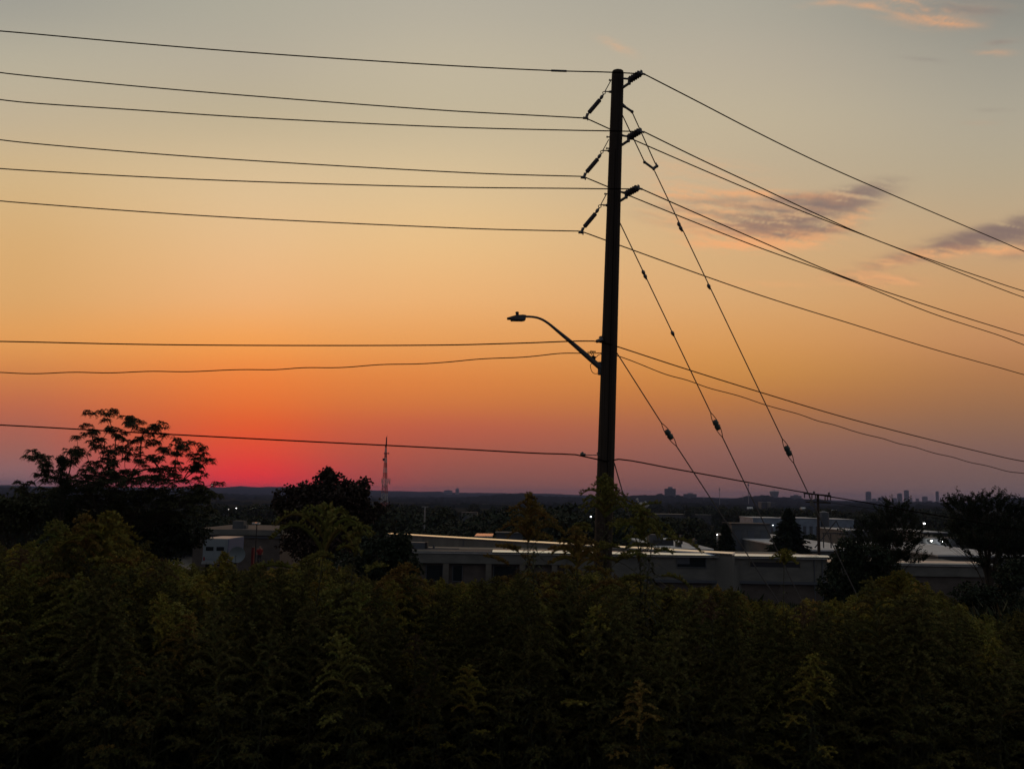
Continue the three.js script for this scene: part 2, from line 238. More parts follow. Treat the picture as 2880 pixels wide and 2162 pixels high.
// ---------------------------------------------------------------- wooden pole that carries the lines
const D0 = 17.6, S = D0 / FPX, at0 = (x, y, dz = 0) => { const p = atZ(x, y, D0 - dz); return p; };
function settle(group, base) { group.position.copy(base); group.traverse((o) => { if (o.isMesh) o.geometry.translate(-base.x, -base.y, -base.z); }); return group; }
const poleTop = at0(1738, 201), poleMid = at0(1703, 1340);
const poleAxis = poleMid.clone().sub(poleTop).normalize();
const poleFoot = poleTop.clone().addScaledVector(poleAxis, (poleTop.y + 2.2) / -poleAxis.y);
{
  const t = thing('utility_pole', 'tall dark wooden pole holding all the lines, leaning slightly, bare at its top', 'utility pole');
  const L = poleTop.distanceTo(poleFoot), prof = [[0.2, 0], [0.194, 0.05], [0.18, 0.3], [0.165, 0.55], [0.146, 0.8], [0.133, 0.985], [0.131, 0.996], [0.122, 1], [0, 1]];
  const g = lathe(prof, poleFoot, poleTop, 28), q = g.attributes.position, uv = g.attributes.uv;
  for (let i = 0; i < q.count; i++) { uv.setXY(i, uv.getX(i) * 1.2, uv.getY(i) * 6); const k = 1 + 0.02 * (noise2(q.getX(i) * 20, q.getY(i) * 1.5) - 0.5); q.setX(i, (q.getX(i) - poleTop.x) * 1 + poleTop.x + 0.004 * (k - 1)); }
  part('pole_shaft', g, M.pole, t);
  for (const [x, y, s] of [[1717, 225, -1], [1716, 258, -1], [1710, 385, -1], [1709, 417, -1], [1704, 545, -1], [1701, 577, -1], [1689, 949, -1], [1683, 1275, -1], [1690, 1022, -1], [1690, 1052, -1]]) { const c = at0(x, y); part('bolt', [rod(c.clone().add(V(0.05, 0, 0)), c.clone().add(V(-0.035, 0, 0)), 0.014), rod(c.clone().add(V(-0.012, 0, 0)), c.clone().add(V(-0.022, 0, 0)), 0.028, 0.028, 6)], M.steel, t); }
  part('guy_plate', [rod(at0(1745, 275), at0(1744, 312), 0.035), rod(at0(1747, 293), at0(1759, 301), 0.05, 0.03)], M.steel, t);
  part('ground_wire', tubeGeo([at0(1731, 420, 0.17), at0(1728, 560, 0.17), at0(1722, 800, 0.18), at0(1716, 1000, 0.18), at0(1708, 1350, 0.19), at0(1700, 1640, 0.2)], 0.006, 60, 5), M.wire, t);
  settle(t, poleFoot);
}
// post insulators on the right of the pole
const sheds = (r, core, n) => { const a = [[core, 0]]; for (let i = 0; i < n; i++) { const b = (i + 0.15) / n; a.push([core, b], [r, b + 0.3 / n], [r * 0.97, b + 0.5 / n], [core, b + 0.65 / n]); } a.push([core, 1]); return a; };
const postRef = V(0, 0, 0);
function postInsulator() {
  const t = thing('post_insulator', 'x', 'insulator'), o = at0(1812, 208, 0.3);
  part('bracket', [rod(at0(1749, 220, 0.05), at0(1771, 222, 0.12), 0.022), rod(at0(1749, 248, 0.05), at0(1771, 233, 0.12), 0.03), rod(at0(1770, 237, 0.12), at0(1771, 218, 0.12), 0.035, 0.04), rod(at0(1747, 216, 0.02), at0(1747, 252, 0.02), 0.03)], M.steel, t);
  part('insulator_body', lathe(sheds(0.08, 0.066, 5), at0(1772, 224, 0.13), at0(1801, 206, 0.27), 18), M.polymer, t);
  part('end_cap', rod(at0(1800, 207, 0.26), at0(1804, 203, 0.29), 0.05, 0.03), M.steel, t);
  part('line_clamp', [rod(at0(1804, 200, 0.29), at0(1805, 210, 0.3), 0.03), rod(at0(1802, 206, 0.3), at0(1815, 209, 0.3), 0.022), rod(at0(1803, 197, 0.29), at0(1804, 202, 0.29), 0.016)], M.steel, t);
  return settle(t, o);
}
const post1 = postInsulator();
post1.userData = { label: 'dark ribbed post insulator nearest the top of the wooden pole, right side', category: 'insulator', group: 'post insulators on the wooden pole' };
const postAt = [post1.position.clone(), at0(1810, 371, 0.3), at0(1804, 531, 0.3)];
copy(post1, postAt[1], 'middle of the three dark ribbed post insulators right of the wooden pole');
copy(post1, postAt[2], 'dark ribbed post insulator right of the wooden pole, lowest of the three');
// insulators hanging from the left of the pole
function hangingInsulator() {
  const t = thing('hanging_insulator', 'x', 'insulator'), o = at0(1700, 260);
  part('strut', [rod(at0(1718, 227), at0(1701, 258), 0.01), rod(at0(1720, 258), at0(1702, 257), 0.013), ball(at0(1718, 258), 0.03)], M.steel, t);
  const ring = new THREE.TorusGeometry(0.03, 0.009, 6, 14), c = at0(1699, 261); ring.translate(c.x, c.y, c.z); part('ring', ring, M.steel, t);
  part('shackle', [rod(at0(1698, 264), at0(1695, 270), 0.016), lathe([[0.015, 0], [0.036, 0.3], [0.036, 0.7], [0.016, 1]], at0(1696, 267), at0(1688, 279), 10)], M.steel, t);
  part('insulator_body', lathe(sheds(0.05, 0.044, 9), at0(1687, 281), at0(1657, 316), 16), M.polymer, t);
  part('end_cap', rod(at0(1658, 315), at0(1653, 322), 0.02, 0.014), M.steel, t);
  part('line_clamp', [rod(at0(1653, 320), at0(1649, 331), 0.034, 0.03), rod(at0(1655, 333), at0(1640, 331), 0.022, 0.03), rod(at0(1652, 329), at0(1653, 338), 0.014)], M.steel, t);
  return settle(t, o);
}
const hang1 = hangingInsulator();
hang1.userData = { label: 'dark rod insulator slanting down left of the wooden pole, highest of three', category: 'insulator', group: 'rod insulators hanging left of the wooden pole' };
const off = (x, y) => at0(x, y).sub(at0(1700, 260));
copy(hang1, at0(1694, 426), 'dark rod insulator slanting down left of the wooden pole, middle of three');
copy(hang1, at0(1688, 579), 'dark rod insulator slanting down left of the wooden pole, lowest of three');

// the lines: left span about parallel to the picture, right span going away down the hill
function line(label, left, right, splice, dz, r = 0.0138, wave = 0) {
  const t = thing('power_line', label, 'cable', [0, 0, 0], 0, 'lines strung from the wooden pole');
  const a = left.map(([x, y, q]) => atZ(x, y, D0 - (q ?? dz))), P = [];
  if (left.length) { const e = a[0].clone().sub(a[1]).normalize(); e.y *= 1.25; P.push(a[0].clone().addScaledVector(e, 26), a[0].clone().addScaledVector(e, 9)); }
  P.push(...a);
  const c = right.length ? (left.length ? a[a.length - 1] : atZ(...right[0], D0 - dz)) : null;
  if (c) { const b = right.map(([x, y]) => onPlane(x, y, c, 0.839, -0.545)); const e = b[b.length - 1].clone().sub(b[b.length - 2]).normalize(); e.y += 0.02; P.push(...b, b[b.length - 1].clone().addScaledVector(e, 10), b[b.length - 1].clone().addScaledVector(e, 24)); }
  const nl = left.length + (left.length ? 2 : 0), spl = (q, n) => q.length > 1 ? new THREE.CatmullRomCurve3(q, false, 'centripetal').getSpacedPoints(n) : q;
  let pts = c && left.length ? [...spl(P.slice(0, nl), wave ? 260 : 120), ...spl(P.slice(nl - 1), wave ? 260 : 120).slice(1)] : spl(P, 200);
  if (wave) pts = pts.map((q, i) => q.clone().add(V(0, wave * Math.sin(i * 0.55 + 2 * noise2(i * 0.1, 3)), wave * Math.cos(i * 0.5))));
  const mb = new MB(); mb.tube(pts, r, r, 6); const cg = mb.geo(); cg.deleteAttribute('color'); part('conductor', cg, M.wire, t);
  if (splice) { const near = pts.reduce((b, q) => { const s = q.clone().sub(EYEP).applyQuaternion(QI), x = CX - s.x / s.z * FPX; return x > splice[0] && x < splice[1] ? [...b, q] : b; }, []); if (near.length > 1) part('splice', tubeGeo(near, 0.024, 12, 8), M.steel, t); }
  return settle(t, P[Math.floor(P.length / 2)].clone());
}
line('highest cable, running over the very top of the wooden pole', [[0, 87], [60, 92], [380, 121], [700, 147], [1260, 184], [1570, 199], [1720, 203], [1812, 208]], [[1960, 284], [2120, 367], [2300, 455], [2560, 569], [2820, 680], [2880, 706]], [1545, 1612], 0.3);
line('second cable down on the left, held by the highest hanging insulator', [[0, 204], [60, 211], [380, 242], [700, 269], [1260, 311], [1480, 323], [1648, 332, 0]], [[1785, 394], [2120, 538], [2300, 611], [2469, 676], [2820, 814], [2880, 836]], [1462, 1512], 0);
line('cable on the middle post insulator, third line down on the left', [[0, 280], [60, 287], [380, 309], [700, 330], [1260, 357], [1600, 366], [1715, 368], [1811, 370]], [[1960, 443], [2120, 518], [2300, 603], [2469, 676], [2820, 799], [2880, 818]], [1595, 1640], 0.3);
line('fourth cable down on the left, held by the middle hanging insulator', [[0, 393], [60, 400], [380, 428], [700, 451], [1260, 483], [1420, 490], [1640, 496, 0]], [[1770, 550], [2120, 690], [2376, 782], [2620, 880], [2820, 946], [2880, 969]], [1410, 1460], 0);
line('cable on the lowest post insulator, fifth line down on the left', [[0, 474], [60, 478], [380, 496], [700, 510], [1260, 526], [1640, 530], [1705, 531], [1804, 531]], [[1960, 600], [2120, 670], [2376, 779], [2620, 862], [2820, 925], [2880, 943]], [1620, 1668], 0.3);
line('sixth cable down on the left, held by the lowest hanging insulator', [[0, 565], [60, 570], [380, 594], [700, 614], [1260, 640], [1400, 645], [1634, 650, 0]], [[1744, 690], [2120, 824], [2400, 912], [2620, 980], [2820, 1036], [2880, 1053]], [1390, 1442], 0);
line('taut cable meeting the pole just above the lamp arm', [[0, 960], [60, 961], [380, 968], [700, 971], [1260, 970], [1460, 965], [1684, 960, 0.17], [1712, 967, 0.2]], [[1738, 975], [1900, 1028], [2120, 1097], [2400, 1180], [2820, 1285], [2880, 1297]], [1437, 1482], 0.1);
line('wavy twisted cable crossing behind the lamp arm', [[0, 1048], [60, 1049], [380, 1046], [700, 1040], [1000, 1030], [1260, 1017], [1450, 1004], [1640, 992, -0.15], [1708, 992, -0.2]], [[1740, 1003], [1900, 1060], [2120, 1127], [2400, 1211], [2820, 1321], [2880, 1332]], null, -0.1, 0.011, 0.012);
line('lowest cable, meeting the pole far below the lamp and dropping to the horizon', [[0, 1195], [60, 1198], [380, 1216], [700, 1233], [1260, 1261], [1500, 1274], [1640, 1281, 0.17], [1680, 1294, 0.2], [1705, 1297, 0.2]], [[1732, 1291], [1900, 1319], [2120, 1359], [2265, 1385], [2430, 1412], [2600, 1443], [2700, 1460], [2900, 1495]], null, 0.17, 0.0142);
{ const t = thing('cable_clamp', 'small clamp and short rod tying the lowest cable to the pole', 'clamp');
  part('tie_rod', rod(at0(1640, 1279, 0.17), at0(1688, 1280, 0.1), 0.009), M.steel, t); part('clamp_body', [rod(at0(1632, 1277, 0.17), at0(1647, 1279, 0.17), 0.03), ball(at0(1638, 1274, 0.17), 0.028)], M.steel, t); settle(t, at0(1640, 1280, 0.17)); }
{ const t = thing('cable_clevis', 'dark clevis gripping the taut cable above the lamp arm', 'clamp');
  part('clevis_body', [rod(at0(1678, 960, 0.17), at0(1694, 955, 0.1), 0.035, 0.045), rod(at0(1691, 945, 0.08), at0(1692, 962, 0.08), 0.025)], M.steel, t); settle(t, at0(1690, 955, 0.1)); }
{ const t = thing('lamp_feed_wire', 'thin looped wires joining the twisted cable to the lamp arm', 'cable');
  part('loop', tubeGeo([at0(1662, 986), at0(1668, 992), at0(1671, 1003), at0(1674, 1012), at0(1668, 1020), at0(1661, 1026), at0(1663, 1040), at0(1668, 1048), at0(1677, 1051), at0(1688, 1045)], 0.007, 60, 5), M.wire, t);
  part('loop', tubeGeo([at0(1652, 990), at0(1660, 990), at0(1665, 998), at0(1666, 1004), at0(1675, 1006), at0(1682, 999), at0(1692, 995)], 0.007, 40, 5), M.wire, t);
  part('connector', rod(at0(1666, 1002), at0(1676, 1007), 0.028), M.black, t); part('connector', rod(at0(1660, 988), at0(1676, 989), 0.013), M.black, t); settle(t, at0(1675, 1010)); }

// guy wires
const fall = (p, d) => { const q = p.clone(); for (let i = 0; i < 400 && q.y > groundY(q.x, q.z); i++) q.addScaledVector(d, 0.1); return q; };
function guy(label, a, b, beads, ins, pre) {
  const t = thing('guy_wire', label, 'guy wire', [0, 0, 0], 0, 'guy wires right of the wooden pole');
  const A = at0(...a), on = (x, y) => onPlane(x, y, A, 0.96, -0.28), B = on(...b), dir = B.clone().sub(A).normalize(), F = fall(B, dir);
  const segs = [], I = ins && on(...ins);
  if (I) { segs.push(rod(A, I.clone().addScaledVector(dir, -0.28), 0.012, 0.012, 6), rod(I.clone().addScaledVector(dir, 0.3), F, 0.012, 0.012, 6)); } else segs.push(rod(A, F, 0.012, 0.012, 6));
  part('strand', segs, M.strand, t);
  if (I) {
    part('guy_insulator', lathe([[0.03, 0], [0.055, 0.08], [0.062, 0.3], [0.05, 0.5], [0.062, 0.7], [0.055, 0.92], [0.03, 1]], I.clone().addScaledVector(dir, -0.115), I.clone().addScaledVector(dir, 0.115), 14), M.guyins, t);
    const s = V(dir.y, -dir.x, 0).normalize();
    for (const e of [-1, 1]) part('loop', [1, -1].map((k) => tubeGeo([I.clone().addScaledVector(dir, e * 0.3), I.clone().addScaledVector(dir, e * 0.2).addScaledVector(s, k * 0.03), I.clone().addScaledVector(dir, e * 0.02).addScaledVector(s, k * 0.06)], 0.009, 10, 5)), M.wire, t);
  }
  for (const [x, y] of beads) { const c = on(x, y); part('grip', lathe([[0.012, 0], [0.04, 0.3], [0.036, 0.55], [0.012, 1]], c.clone().addScaledVector(dir, -0.06), c.clone().addScaledVector(dir, 0.08), 10), M.steel, t); }
  if (pre) pre(t, on);
  return settle(t, A);
}
guy('longest guy wire, starting as two strands joined by a yoke near the pole top', [1841, 480], [2273, 1385], [[1910, 631], [1915, 642], [1994, 805]], [2217, 1268], (t) => {
  part('strand', [rod(at0(1778, 315), at0(1843, 459), 0.012, 0.012, 6), rod(at0(1750, 322), at0(1812, 453), 0.012, 0.012, 6)], M.wire, t);
  part('yoke', [rod(at0(1812, 455), at0(1838, 474), 0.026), rod(at0(1838, 474), at0(1849, 466), 0.032), rod(at0(1849, 468), at0(1844, 458), 0.02), ball(at0(1813, 456), 0.035), ball(at0(1848, 467), 0.036), ball(at0(1839, 476), 0.03)], M.steel, t);
  part('standoff_arm', [rod(at0(1756, 299), at0(1777, 313), 0.026), ball(at0(1778, 314), 0.036)], M.steel, t);
});
guy('middle long guy wire, leaving the pole below the lowest post insulator', [1744, 627], [2117, 1402], [[1810, 766], [1815, 777], [1892, 937]], [2016, 1195]);
guy('guy wire leaving the pole level with the lamp arm, with no clamps above its insulator', [1735, 992], [2001, 1401], [], [1882, 1222]);
guy('short thin guy wire leaving the pole just under the lowest cable', [1728, 1302], [1753, 1390], [], null);

// street lamp on the pole
{
  const t = thing('street_lamp', 'unlit street lamp on a long bent arm fixed to the wooden pole', 'street lamp');
  const arm = [[1693, 1037], [1650, 1000], [1605, 961], [1570, 932], [1542, 909], [1526, 899], [1510, 893], [1492, 890.5], [1474, 890]].map(([x, y]) => at0(x, y));
  const mb = new MB(); mb.tube(new THREE.CatmullRomCurve3(arm).getSpacedPoints(40), (s) => lerp(0.058, 0.024, sstep(s, 0, 0.9)), 0, 14); const ag = mb.geo(); ag.deleteAttribute('color'); part('arm', ag, M.lampmetal, t);
  part('mount_plate', [rod(at0(1688, 1018), at0(1687, 1054), 0.045), rod(at0(1694, 1046), at0(1686, 1030), 0.05)], M.lampmetal, t);
  const sh = new THREE.Shape(); [[1480, 888], [1472, 886.5], [1452, 887.5], [1440, 891], [1426, 895], [1426, 897], [1444, 899], [1474, 901.5], [1478, 898]].forEach(([x, y], i) => { const p = at0(x, y); i ? sh.lineTo(p.x, p.y) : sh.moveTo(p.x, p.y); });
  const hg = new THREE.ExtrudeGeometry(sh, { depth: 0.1, bevelEnabled: true, bevelSize: 0.002, bevelThickness: 0.03, bevelSegments: 2 }); hg.translate(0, 0, -D0 - 0.05); part('lamp_head', hg, M.lampmetal, t);
  part('photocell', [rod(at0(1455, 888), at0(1454.5, 880), 0.036, 0.034), rod(at0(1454.5, 880.2), at0(1454.5, 877), 0.04, 0.034)], M.black, t);
  const l0 = at0(1470, 901.7), l1 = at0(1436, 898.8); part('lens', bx(l1.x, l0.x, l0.y - 0.012, l0.y + 0.012, -D0 - 0.045, -D0 + 0.045), M.glass, t);
  settle(t, at0(1690, 1036));
}

// ---------------------------------------------------------------- buildings below the hill
const box = (px0, px1, py0, py1, D, z0 = 0, z1 = 0.1, lift = 0) => { const a = atZ(px0, py0, D), b = atZ(px1, py1, D); const y0 = Math.min(a.y, b.y), y1 = Math.max(a.y, b.y); return bx(Math.min(a.x, b.x), Math.max(a.x, b.x), y0, y1 + lift, -D + Math.min(z0, z1), -D + Math.max(z0, z1)); };
const G = (D) => groundY(0, -D) - 0.3;
{ // long low building with the bright roof edge
  const D = 106, t = thing('commercial_building', 'long low pale building with a bright white roof edge, right of the pole base', 'building'), a = atZ(1108, 1556, D), m = atZ(1590, 1562, D), b = atZ(2327, 1566, D), e = atZ(2800, 1588, D);
  const top = b.y, g = G(D), z = -D;
  part('wall', bx(a.x, m.x, g, top - 1.5, z - 13, z - 0.35), M.brown, t, 'dark brown left part of the wall');
  part('wall', bx(m.x, b.x, g, top - 3.1, z - 13, z - 0.3), M.brown, t);
  part('wall_panel', bx(m.x, b.x, top - 3.0, top - 0.3, z - 13, z), M.pale, t);
  part('fascia', bx(a.x, m.x - 0.003, top - 1.45, top - 0.3, z - 13, z + 0.25), M.pale, t);
  part('soffit_strip', bx(m.x, b.x, top - 3.35, top - 3.0, z - 12, z + 0.15), M.slate, t);
  for (const px of [1150, 1255, 1375, 1470, 1560]) { const c = atZ(px, 1560, D).x; part('column', bx(c - 0.35, c + 0.35, g, top - 1.45, z - 0.3, z + 0.2), M.beige, t); }
  for (const [p0, p1] of [[1200, 1245], [1275, 1300], [1390, 1452]]) { const c0 = atZ(p0, 1560, D).x, c1 = atZ(p1, 1560, D).x; const w = part('window', bx(c0, c1, top - 3.6, top - 1.75, z - 0.34, z - 0.28), M.glass, t); part('frame', [bx(c0 - 0.08, c0, top - 3.7, top - 1.7, z - 0.34, z - 0.2), bx(c1, c1 + 0.08, top - 3.7, top - 1.7, z - 0.34, z - 0.2), bx(c0, c1, top - 3.7, top - 3.6, z - 0.34, z - 0.2)], M.slate, w); }
  part('roof', [bx(a.x - 0.2, b.x + 0.2, top - 0.28, top, z - 4.3, z + 0.4)], M.membrane, t);
  part('roof', bx(a.x - 0.2, atZ(1385, 1560, D).x - 0.01, top - 0.02, top + 0.012, z - 4.3, z + 0.29), M.tar, t); const wedge = (x0, x1, y, zf, dep, drop) => { const q = bx(x0, x1, 0, 1, zf - dep, zf), r = q.attributes.position; for (let i = 0; i < r.count; i++) r.setY(i, r.getY(i) > 0.5 ? y - drop * (r.getZ(i) - zf + dep) / dep : y - drop - 0.14); q.computeVertexNormals(); return q; };
  const hi = atZ(1385, 1560, D).x; part('roof_edge', wedge(hi, b.x + 0.24, top + 0.16, z + 0.46, 0.95, 0.17), M.cap, t, 'bright folded metal roof edge');
  part('roof_edge', bx(a.x - 0.24, hi - 0.01, top - 0.1, top + 0.02, z + 0.3, z + 0.46), M.galv, t);
  // recessed opening with a lit-through back, and the long slot beside it
  const w0 = atZ(1905, 1563, D), w1 = atZ(1985, 1595, D), w = part('window', bx(w0.x, w1.x, w1.y, w0.y, z - 0.1, z + 0.02), M.glass, t);
  part('frame', [bx(w0.x - 0.12, w0.x, w1.y - 0.1, w0.y + 0.1, z - 0.1, z + 0.1), bx(w1.x, w1.x + 0.12, w1.y - 0.1, w0.y + 0.1, z - 0.1, z + 0.1), bx(w0.x, w1.x, w1.y - 0.12, w1.y, z - 0.1, z + 0.1)], M.grey, w);
  part('shutter', bx(w0.x, w0.x + 1.5, w1.y + 0.35, w0.y, z + 0.02, z + 0.06), M.slate, w);
  const s0 = atZ(2110, 1580, D), s1 = atZ(2250, 1596, D), s = part('vent_slot', bx(s0.x, s1.x, s1.y, s0.y, z - 0.1, z + 0.02), M.dark, t);
  part('frame', [bx(s0.x, s1.x, s0.y, s0.y + 0.1, z - 0.1, z + 0.14), bx(s0.x - 0.1, s0.x, s1.y - 0.1, s0.y + 0.1, z - 0.1, z + 0.12), bx(s1.x, s1.x + 0.1, s1.y - 0.1, s0.y + 0.1, z - 0.1, z + 0.12)], M.beige, s);
  part('wing_wall', bx(b.x + 0.01, e.x, g, e.y - 0.3, z - 13, z - 0.2), M.brown, t);
  part('wing_fascia', bx(b.x + 0.01, e.x, e.y - 1.5, e.y - 0.28, z - 12.9, z + 0.1), M.pale, t);
  part('wing_edge', wedge(b.x + 0.5, e.x, e.y + 0.1, z + 0.36, 0.5, 0.09), M.galv, t); part('wing_roof', bx(b.x + 0.205, e.x, e.y - 0.26, e.y, z - 5, z + 0.3), M.membrane, t);
  for (const px of [2290, 2312]) { const c = atZ(px, 1570, D).x; part('downpipe', rod(V(c, g, z + 0.07), V(c, top - 0.35, z + 0.07), 0.06), M.slate, t); }
  settle(t, V(m.x, g, z));
}
{ // roof plant: a box unit and a run of low ducts on the roof at left
  const hv = thing('rooftop_unit', 'dark box unit at the left end of the low roof, by the trees', 'air handler'); const u = atZ(1172, 1552, 109);
  part('cabinet', bx(u.x - 1.3, u.x + 0.95, u.y, u.y + 1.15, -111, -109.2), M.slate, hv); part('louvre', bx(u.x + 0.95, u.x + 1.25, u.y + 0.05, u.y + 1.2, -110.9, -109.3), M.dark, hv); part('curb', bx(u.x - 1.4, u.x + 1.1, u.y - 0.35, u.y, -111.1, -109.1), M.grey, hv); settle(hv, V(u.x, u.y - 0.3, -110));
  const du = thing('roof_duct', 'low dark duct lying along the roof between the box unit and the goldenrod', 'duct'); const d = atZ(1240, 1550, 109);
  part('duct_run', [bx(d.x - 2.0, d.x + 2.2, d.y, d.y + 0.35, -110.2, -109.6), bx(d.x + 2.25, d.x + 5.6, d.y - 0.1, d.y + 0.2, -110.2, -109.6)], M.slate, du); part('cap', [rod(V(d.x - 1, d.y + 0.35, -110), V(d.x - 1, d.y + 0.75, -110), 0.14)], M.grey, du); settle(du, V(d.x, d.y - 0.3, -110));
}
{ // the long wall that runs away to the left behind it
  const t = thing('warehouse', 'long plain grey warehouse wall with a light coping, running away to the left', 'building'), A = atZ(1086, 1500, 146), B = atZ(2060, 1556, 104.5), dir = V(B.x - A.x, 0, B.z - A.z), L = dir.length(), turn = -Math.atan2(dir.z, dir.x);
  const topA = A.y, topB = B.y, mk = (y0, y1, z0, z1, x0 = 0, x1 = L) => { const g = bx(x0, x1, 0, 1, z0, z1), q = g.attributes.position; for (let i = 0; i < q.count; i++) { const k = q.getX(i) / L, tp = lerp(topA, topB, k); q.setY(i, q.getY(i) > 0.5 ? tp + y1 : (y0 === null ? -13.4 : tp + y0)); } g.computeVertexNormals(); g.rotateY(turn); g.translate(A.x, 0, A.z); return g; };
  part('wall', [mk(null, -0.2, -0.6, 0), mk(null, -1.5, -22, -0.605)], M.pale, t); { const q = mk(-0.2, 0.0, -0.75, 0.12), r = q.attributes.position, nrm = V(-dir.z, 0, dir.x).normalize(); for (let i = 0; i < r.count; i++) { const o = (r.getX(i) - A.x) * nrm.x + (r.getZ(i) - A.z) * nrm.z, k = ((r.getX(i) - A.x) * dir.x + (r.getZ(i) - A.z) * dir.z) / L / L, tp = lerp(topA, topB, k); if (r.getY(i) > tp - 0.1) r.setY(i, tp + (Math.abs(o) > 0.4 ? 0.1 : -0.04)); } q.computeVertexNormals(); part('coping', q, M.cap, t); } part('roof', mk(-1.8, -1.5, -21.5, -0.6, 0.3, L - 0.3), M.tar, t);
  for (let k = 1; k < 7; k++) part('wall_joint', mk(-5, -0.25, 0.0, 0.05, L * k / 7, L * k / 7 + 0.12), M.slate, t);
  settle(t, V(A.x, -13, A.z));
}
{ // low building at left, behind the dish
  const D = 112, t = thing('low_building', 'low brownish building behind the white van and the dish, with a roof box', 'building'), a = atZ(545, 1488, D), b = atZ(790, 1490, D), g = G(D), z = -D;
  part('wall', bx(a.x, b.x, g, a.y - 0.7, z - 16, z), M.brown, t); part('fascia', bx(a.x - 0.3, b.x + 0.3, a.y - 0.65, a.y, z - 16, z + 0.35), M.pale, t); part('roof', bx(a.x - 0.2, b.x + 0.2, a.y - 0.02, a.y + 0.04, z - 15.8, z + 0.2), M.tar, t); part('fascia_band', bx(a.x, b.x, a.y - 1.0, a.y - 0.78, z - 0.1, z + 0.2), M.slate, t);
  const r0 = atZ(636, 1466, D), r1 = atZ(666, 1487, D); part('roof_box', [bx(r0.x, r1.x, a.y + 0.05, r0.y, z - 4, z - 2.6), bx(r1.x, r1.x + 0.3, a.y + 0.05, r0.y - 0.55, z - 3.8, z - 2.8)], M.grey, t);
  for (const px of [585, 650, 745]) { const c = atZ(px, 1500, D); const w = part('door', bx(c.x - 0.6, c.x + 0.6, g + 0.3, g + 2.6, z, z + 0.06), M.slate, t); part('handle', bx(c.x + 0.4, c.x + 0.5, g + 1.3, g + 1.5, z + 0.06, z + 0.12), M.steel, w); }
  settle(t, V(a.x, g, z));
}
{ // box van seen from behind
  const D = 84, t = thing('box_van', 'pale box van seen from behind, parked left of the dish', 'van'), a = atZ(572, 1514, D), b = atZ(640, 1514, D), z = -D, y1 = a.y, y0 = y1 - 2.9;
  part('body', bx(a.x, b.x, y1 - 2.3, y1, z - 5, z), M.van, t); part('side_stripe', bx(b.x, b.x + 0.06, y1 - 2.2, y1 - 0.05, z - 4.9, z - 0.1), M.bluestripe, t);
  const dr = [[0.06, 0.5], [0.5, 0.94]]; for (const [u, v] of dr) { const d = part('rear_door', bx(lerp(a.x, b.x, u), lerp(a.x, b.x, v) - 0.02, y1 - 1.95, y1 - 0.12, z, z + 0.04), M.van, t); part('window', bx(lerp(a.x, b.x, u) + 0.15, lerp(a.x, b.x, v) - 0.15, y1 - 1.15, y1 - 0.78, z + 0.04, z + 0.06), M.glass, d); }
  part('bumper', bx(a.x - 0.03, b.x + 0.03, y1 - 2.42, y1 - 2.2, z - 0.1, z + 0.15), M.galv, t);
  for (const s of [0.04, 0.9]) part('tail_light', bx(lerp(a.x, b.x, s), lerp(a.x, b.x, s) + 0.14, y1 - 2.1, y1 - 1.75, z, z + 0.05), M.red, t);
  for (const s of [0.12, 0.88]) for (const q of [-0.8, -4]) { const c = V(lerp(a.x, b.x, s), y0 + 0.38, z + q); part('wheel', rod(c.clone().add(V(-0.12, 0, 0)), c.clone().add(V(0.12, 0, 0)), 0.38, 0.38, 18), M.tyre, t); }
  settle(t, V(a.x, y0, z - 2.5));
}
{ // dish aerial
  const D = 72, t = thing('satellite_dish', 'round pale grey satellite dish standing among the goldenrod', 'satellite dish'), c = atZ(666, 1560, D), n = V(0.25, 0.12, 1).normalize();
  const prof = []; for (let i = 0; i <= 8; i++) { const r = 0.66 * i / 8; prof.push(new THREE.Vector2(Math.max(r, 1e-3), 0.2 * (i / 8) ** 2)); } for (let i = 8; i >= 0; i--) prof.push(new THREE.Vector2(Math.max(0.66 * i / 8, 1e-3), 0.2 * (i / 8) ** 2 - 0.02));
  const g = new THREE.LatheGeometry(prof, 32); g.applyQuaternion(new THREE.Quaternion().setFromUnitVectors(V(0, 1, 0), n)); g.translate(c.x, c.y, c.z); part('reflector', g, mat(0.2, 0.235, 0.25, 0.6), t);
  part('feed_arm', [rod(c.clone().add(V(0.0, -0.6, 0.2)), c.clone().add(V(0.12, -0.1, 0.75)), 0.02)], M.steel, t); part('feed_horn', rod(c.clone().add(V(0.13, -0.06, 0.72)), c.clone().add(V(0.1, -0.02, 0.6)), 0.05, 0.035), M.grey, t);
  part('mast', rod(V(c.x, G(D) + 0.1, c.z - 0.25), c.clone().add(V(0, -0.1, -0.15)), 0.05), M.steel, t); settle(t, V(c.x, G(D) + 0.3, c.z));
}
{ // car park lamp, unlit, seen against the wall
  const D = 84, t = thing('car_park_lamp', 'dark thin lamp post with a flat pale head in front of the low building', 'lamp post'), a = atZ(722, 1471, D), f = G(D);
  part('pole', rod(V(a.x, f, a.z), V(a.x, a.y - 0.1, a.z), 0.06, 0.05), M.black, t); part('lamp_head', [bx(a.x - 0.42, a.x + 0.28, a.y - 0.08, a.y + 0.06, a.z - 0.2, a.z + 0.2)], mat(0.7, 0.7, 0.68, 0.35), t); part('head_arm', bx(a.x - 0.12, a.x + 0.12, a.y - 0.14, a.y - 0.08, a.z - 0.1, a.z + 0.1), M.black, t);
  settle(t, V(a.x, f, a.z));
}
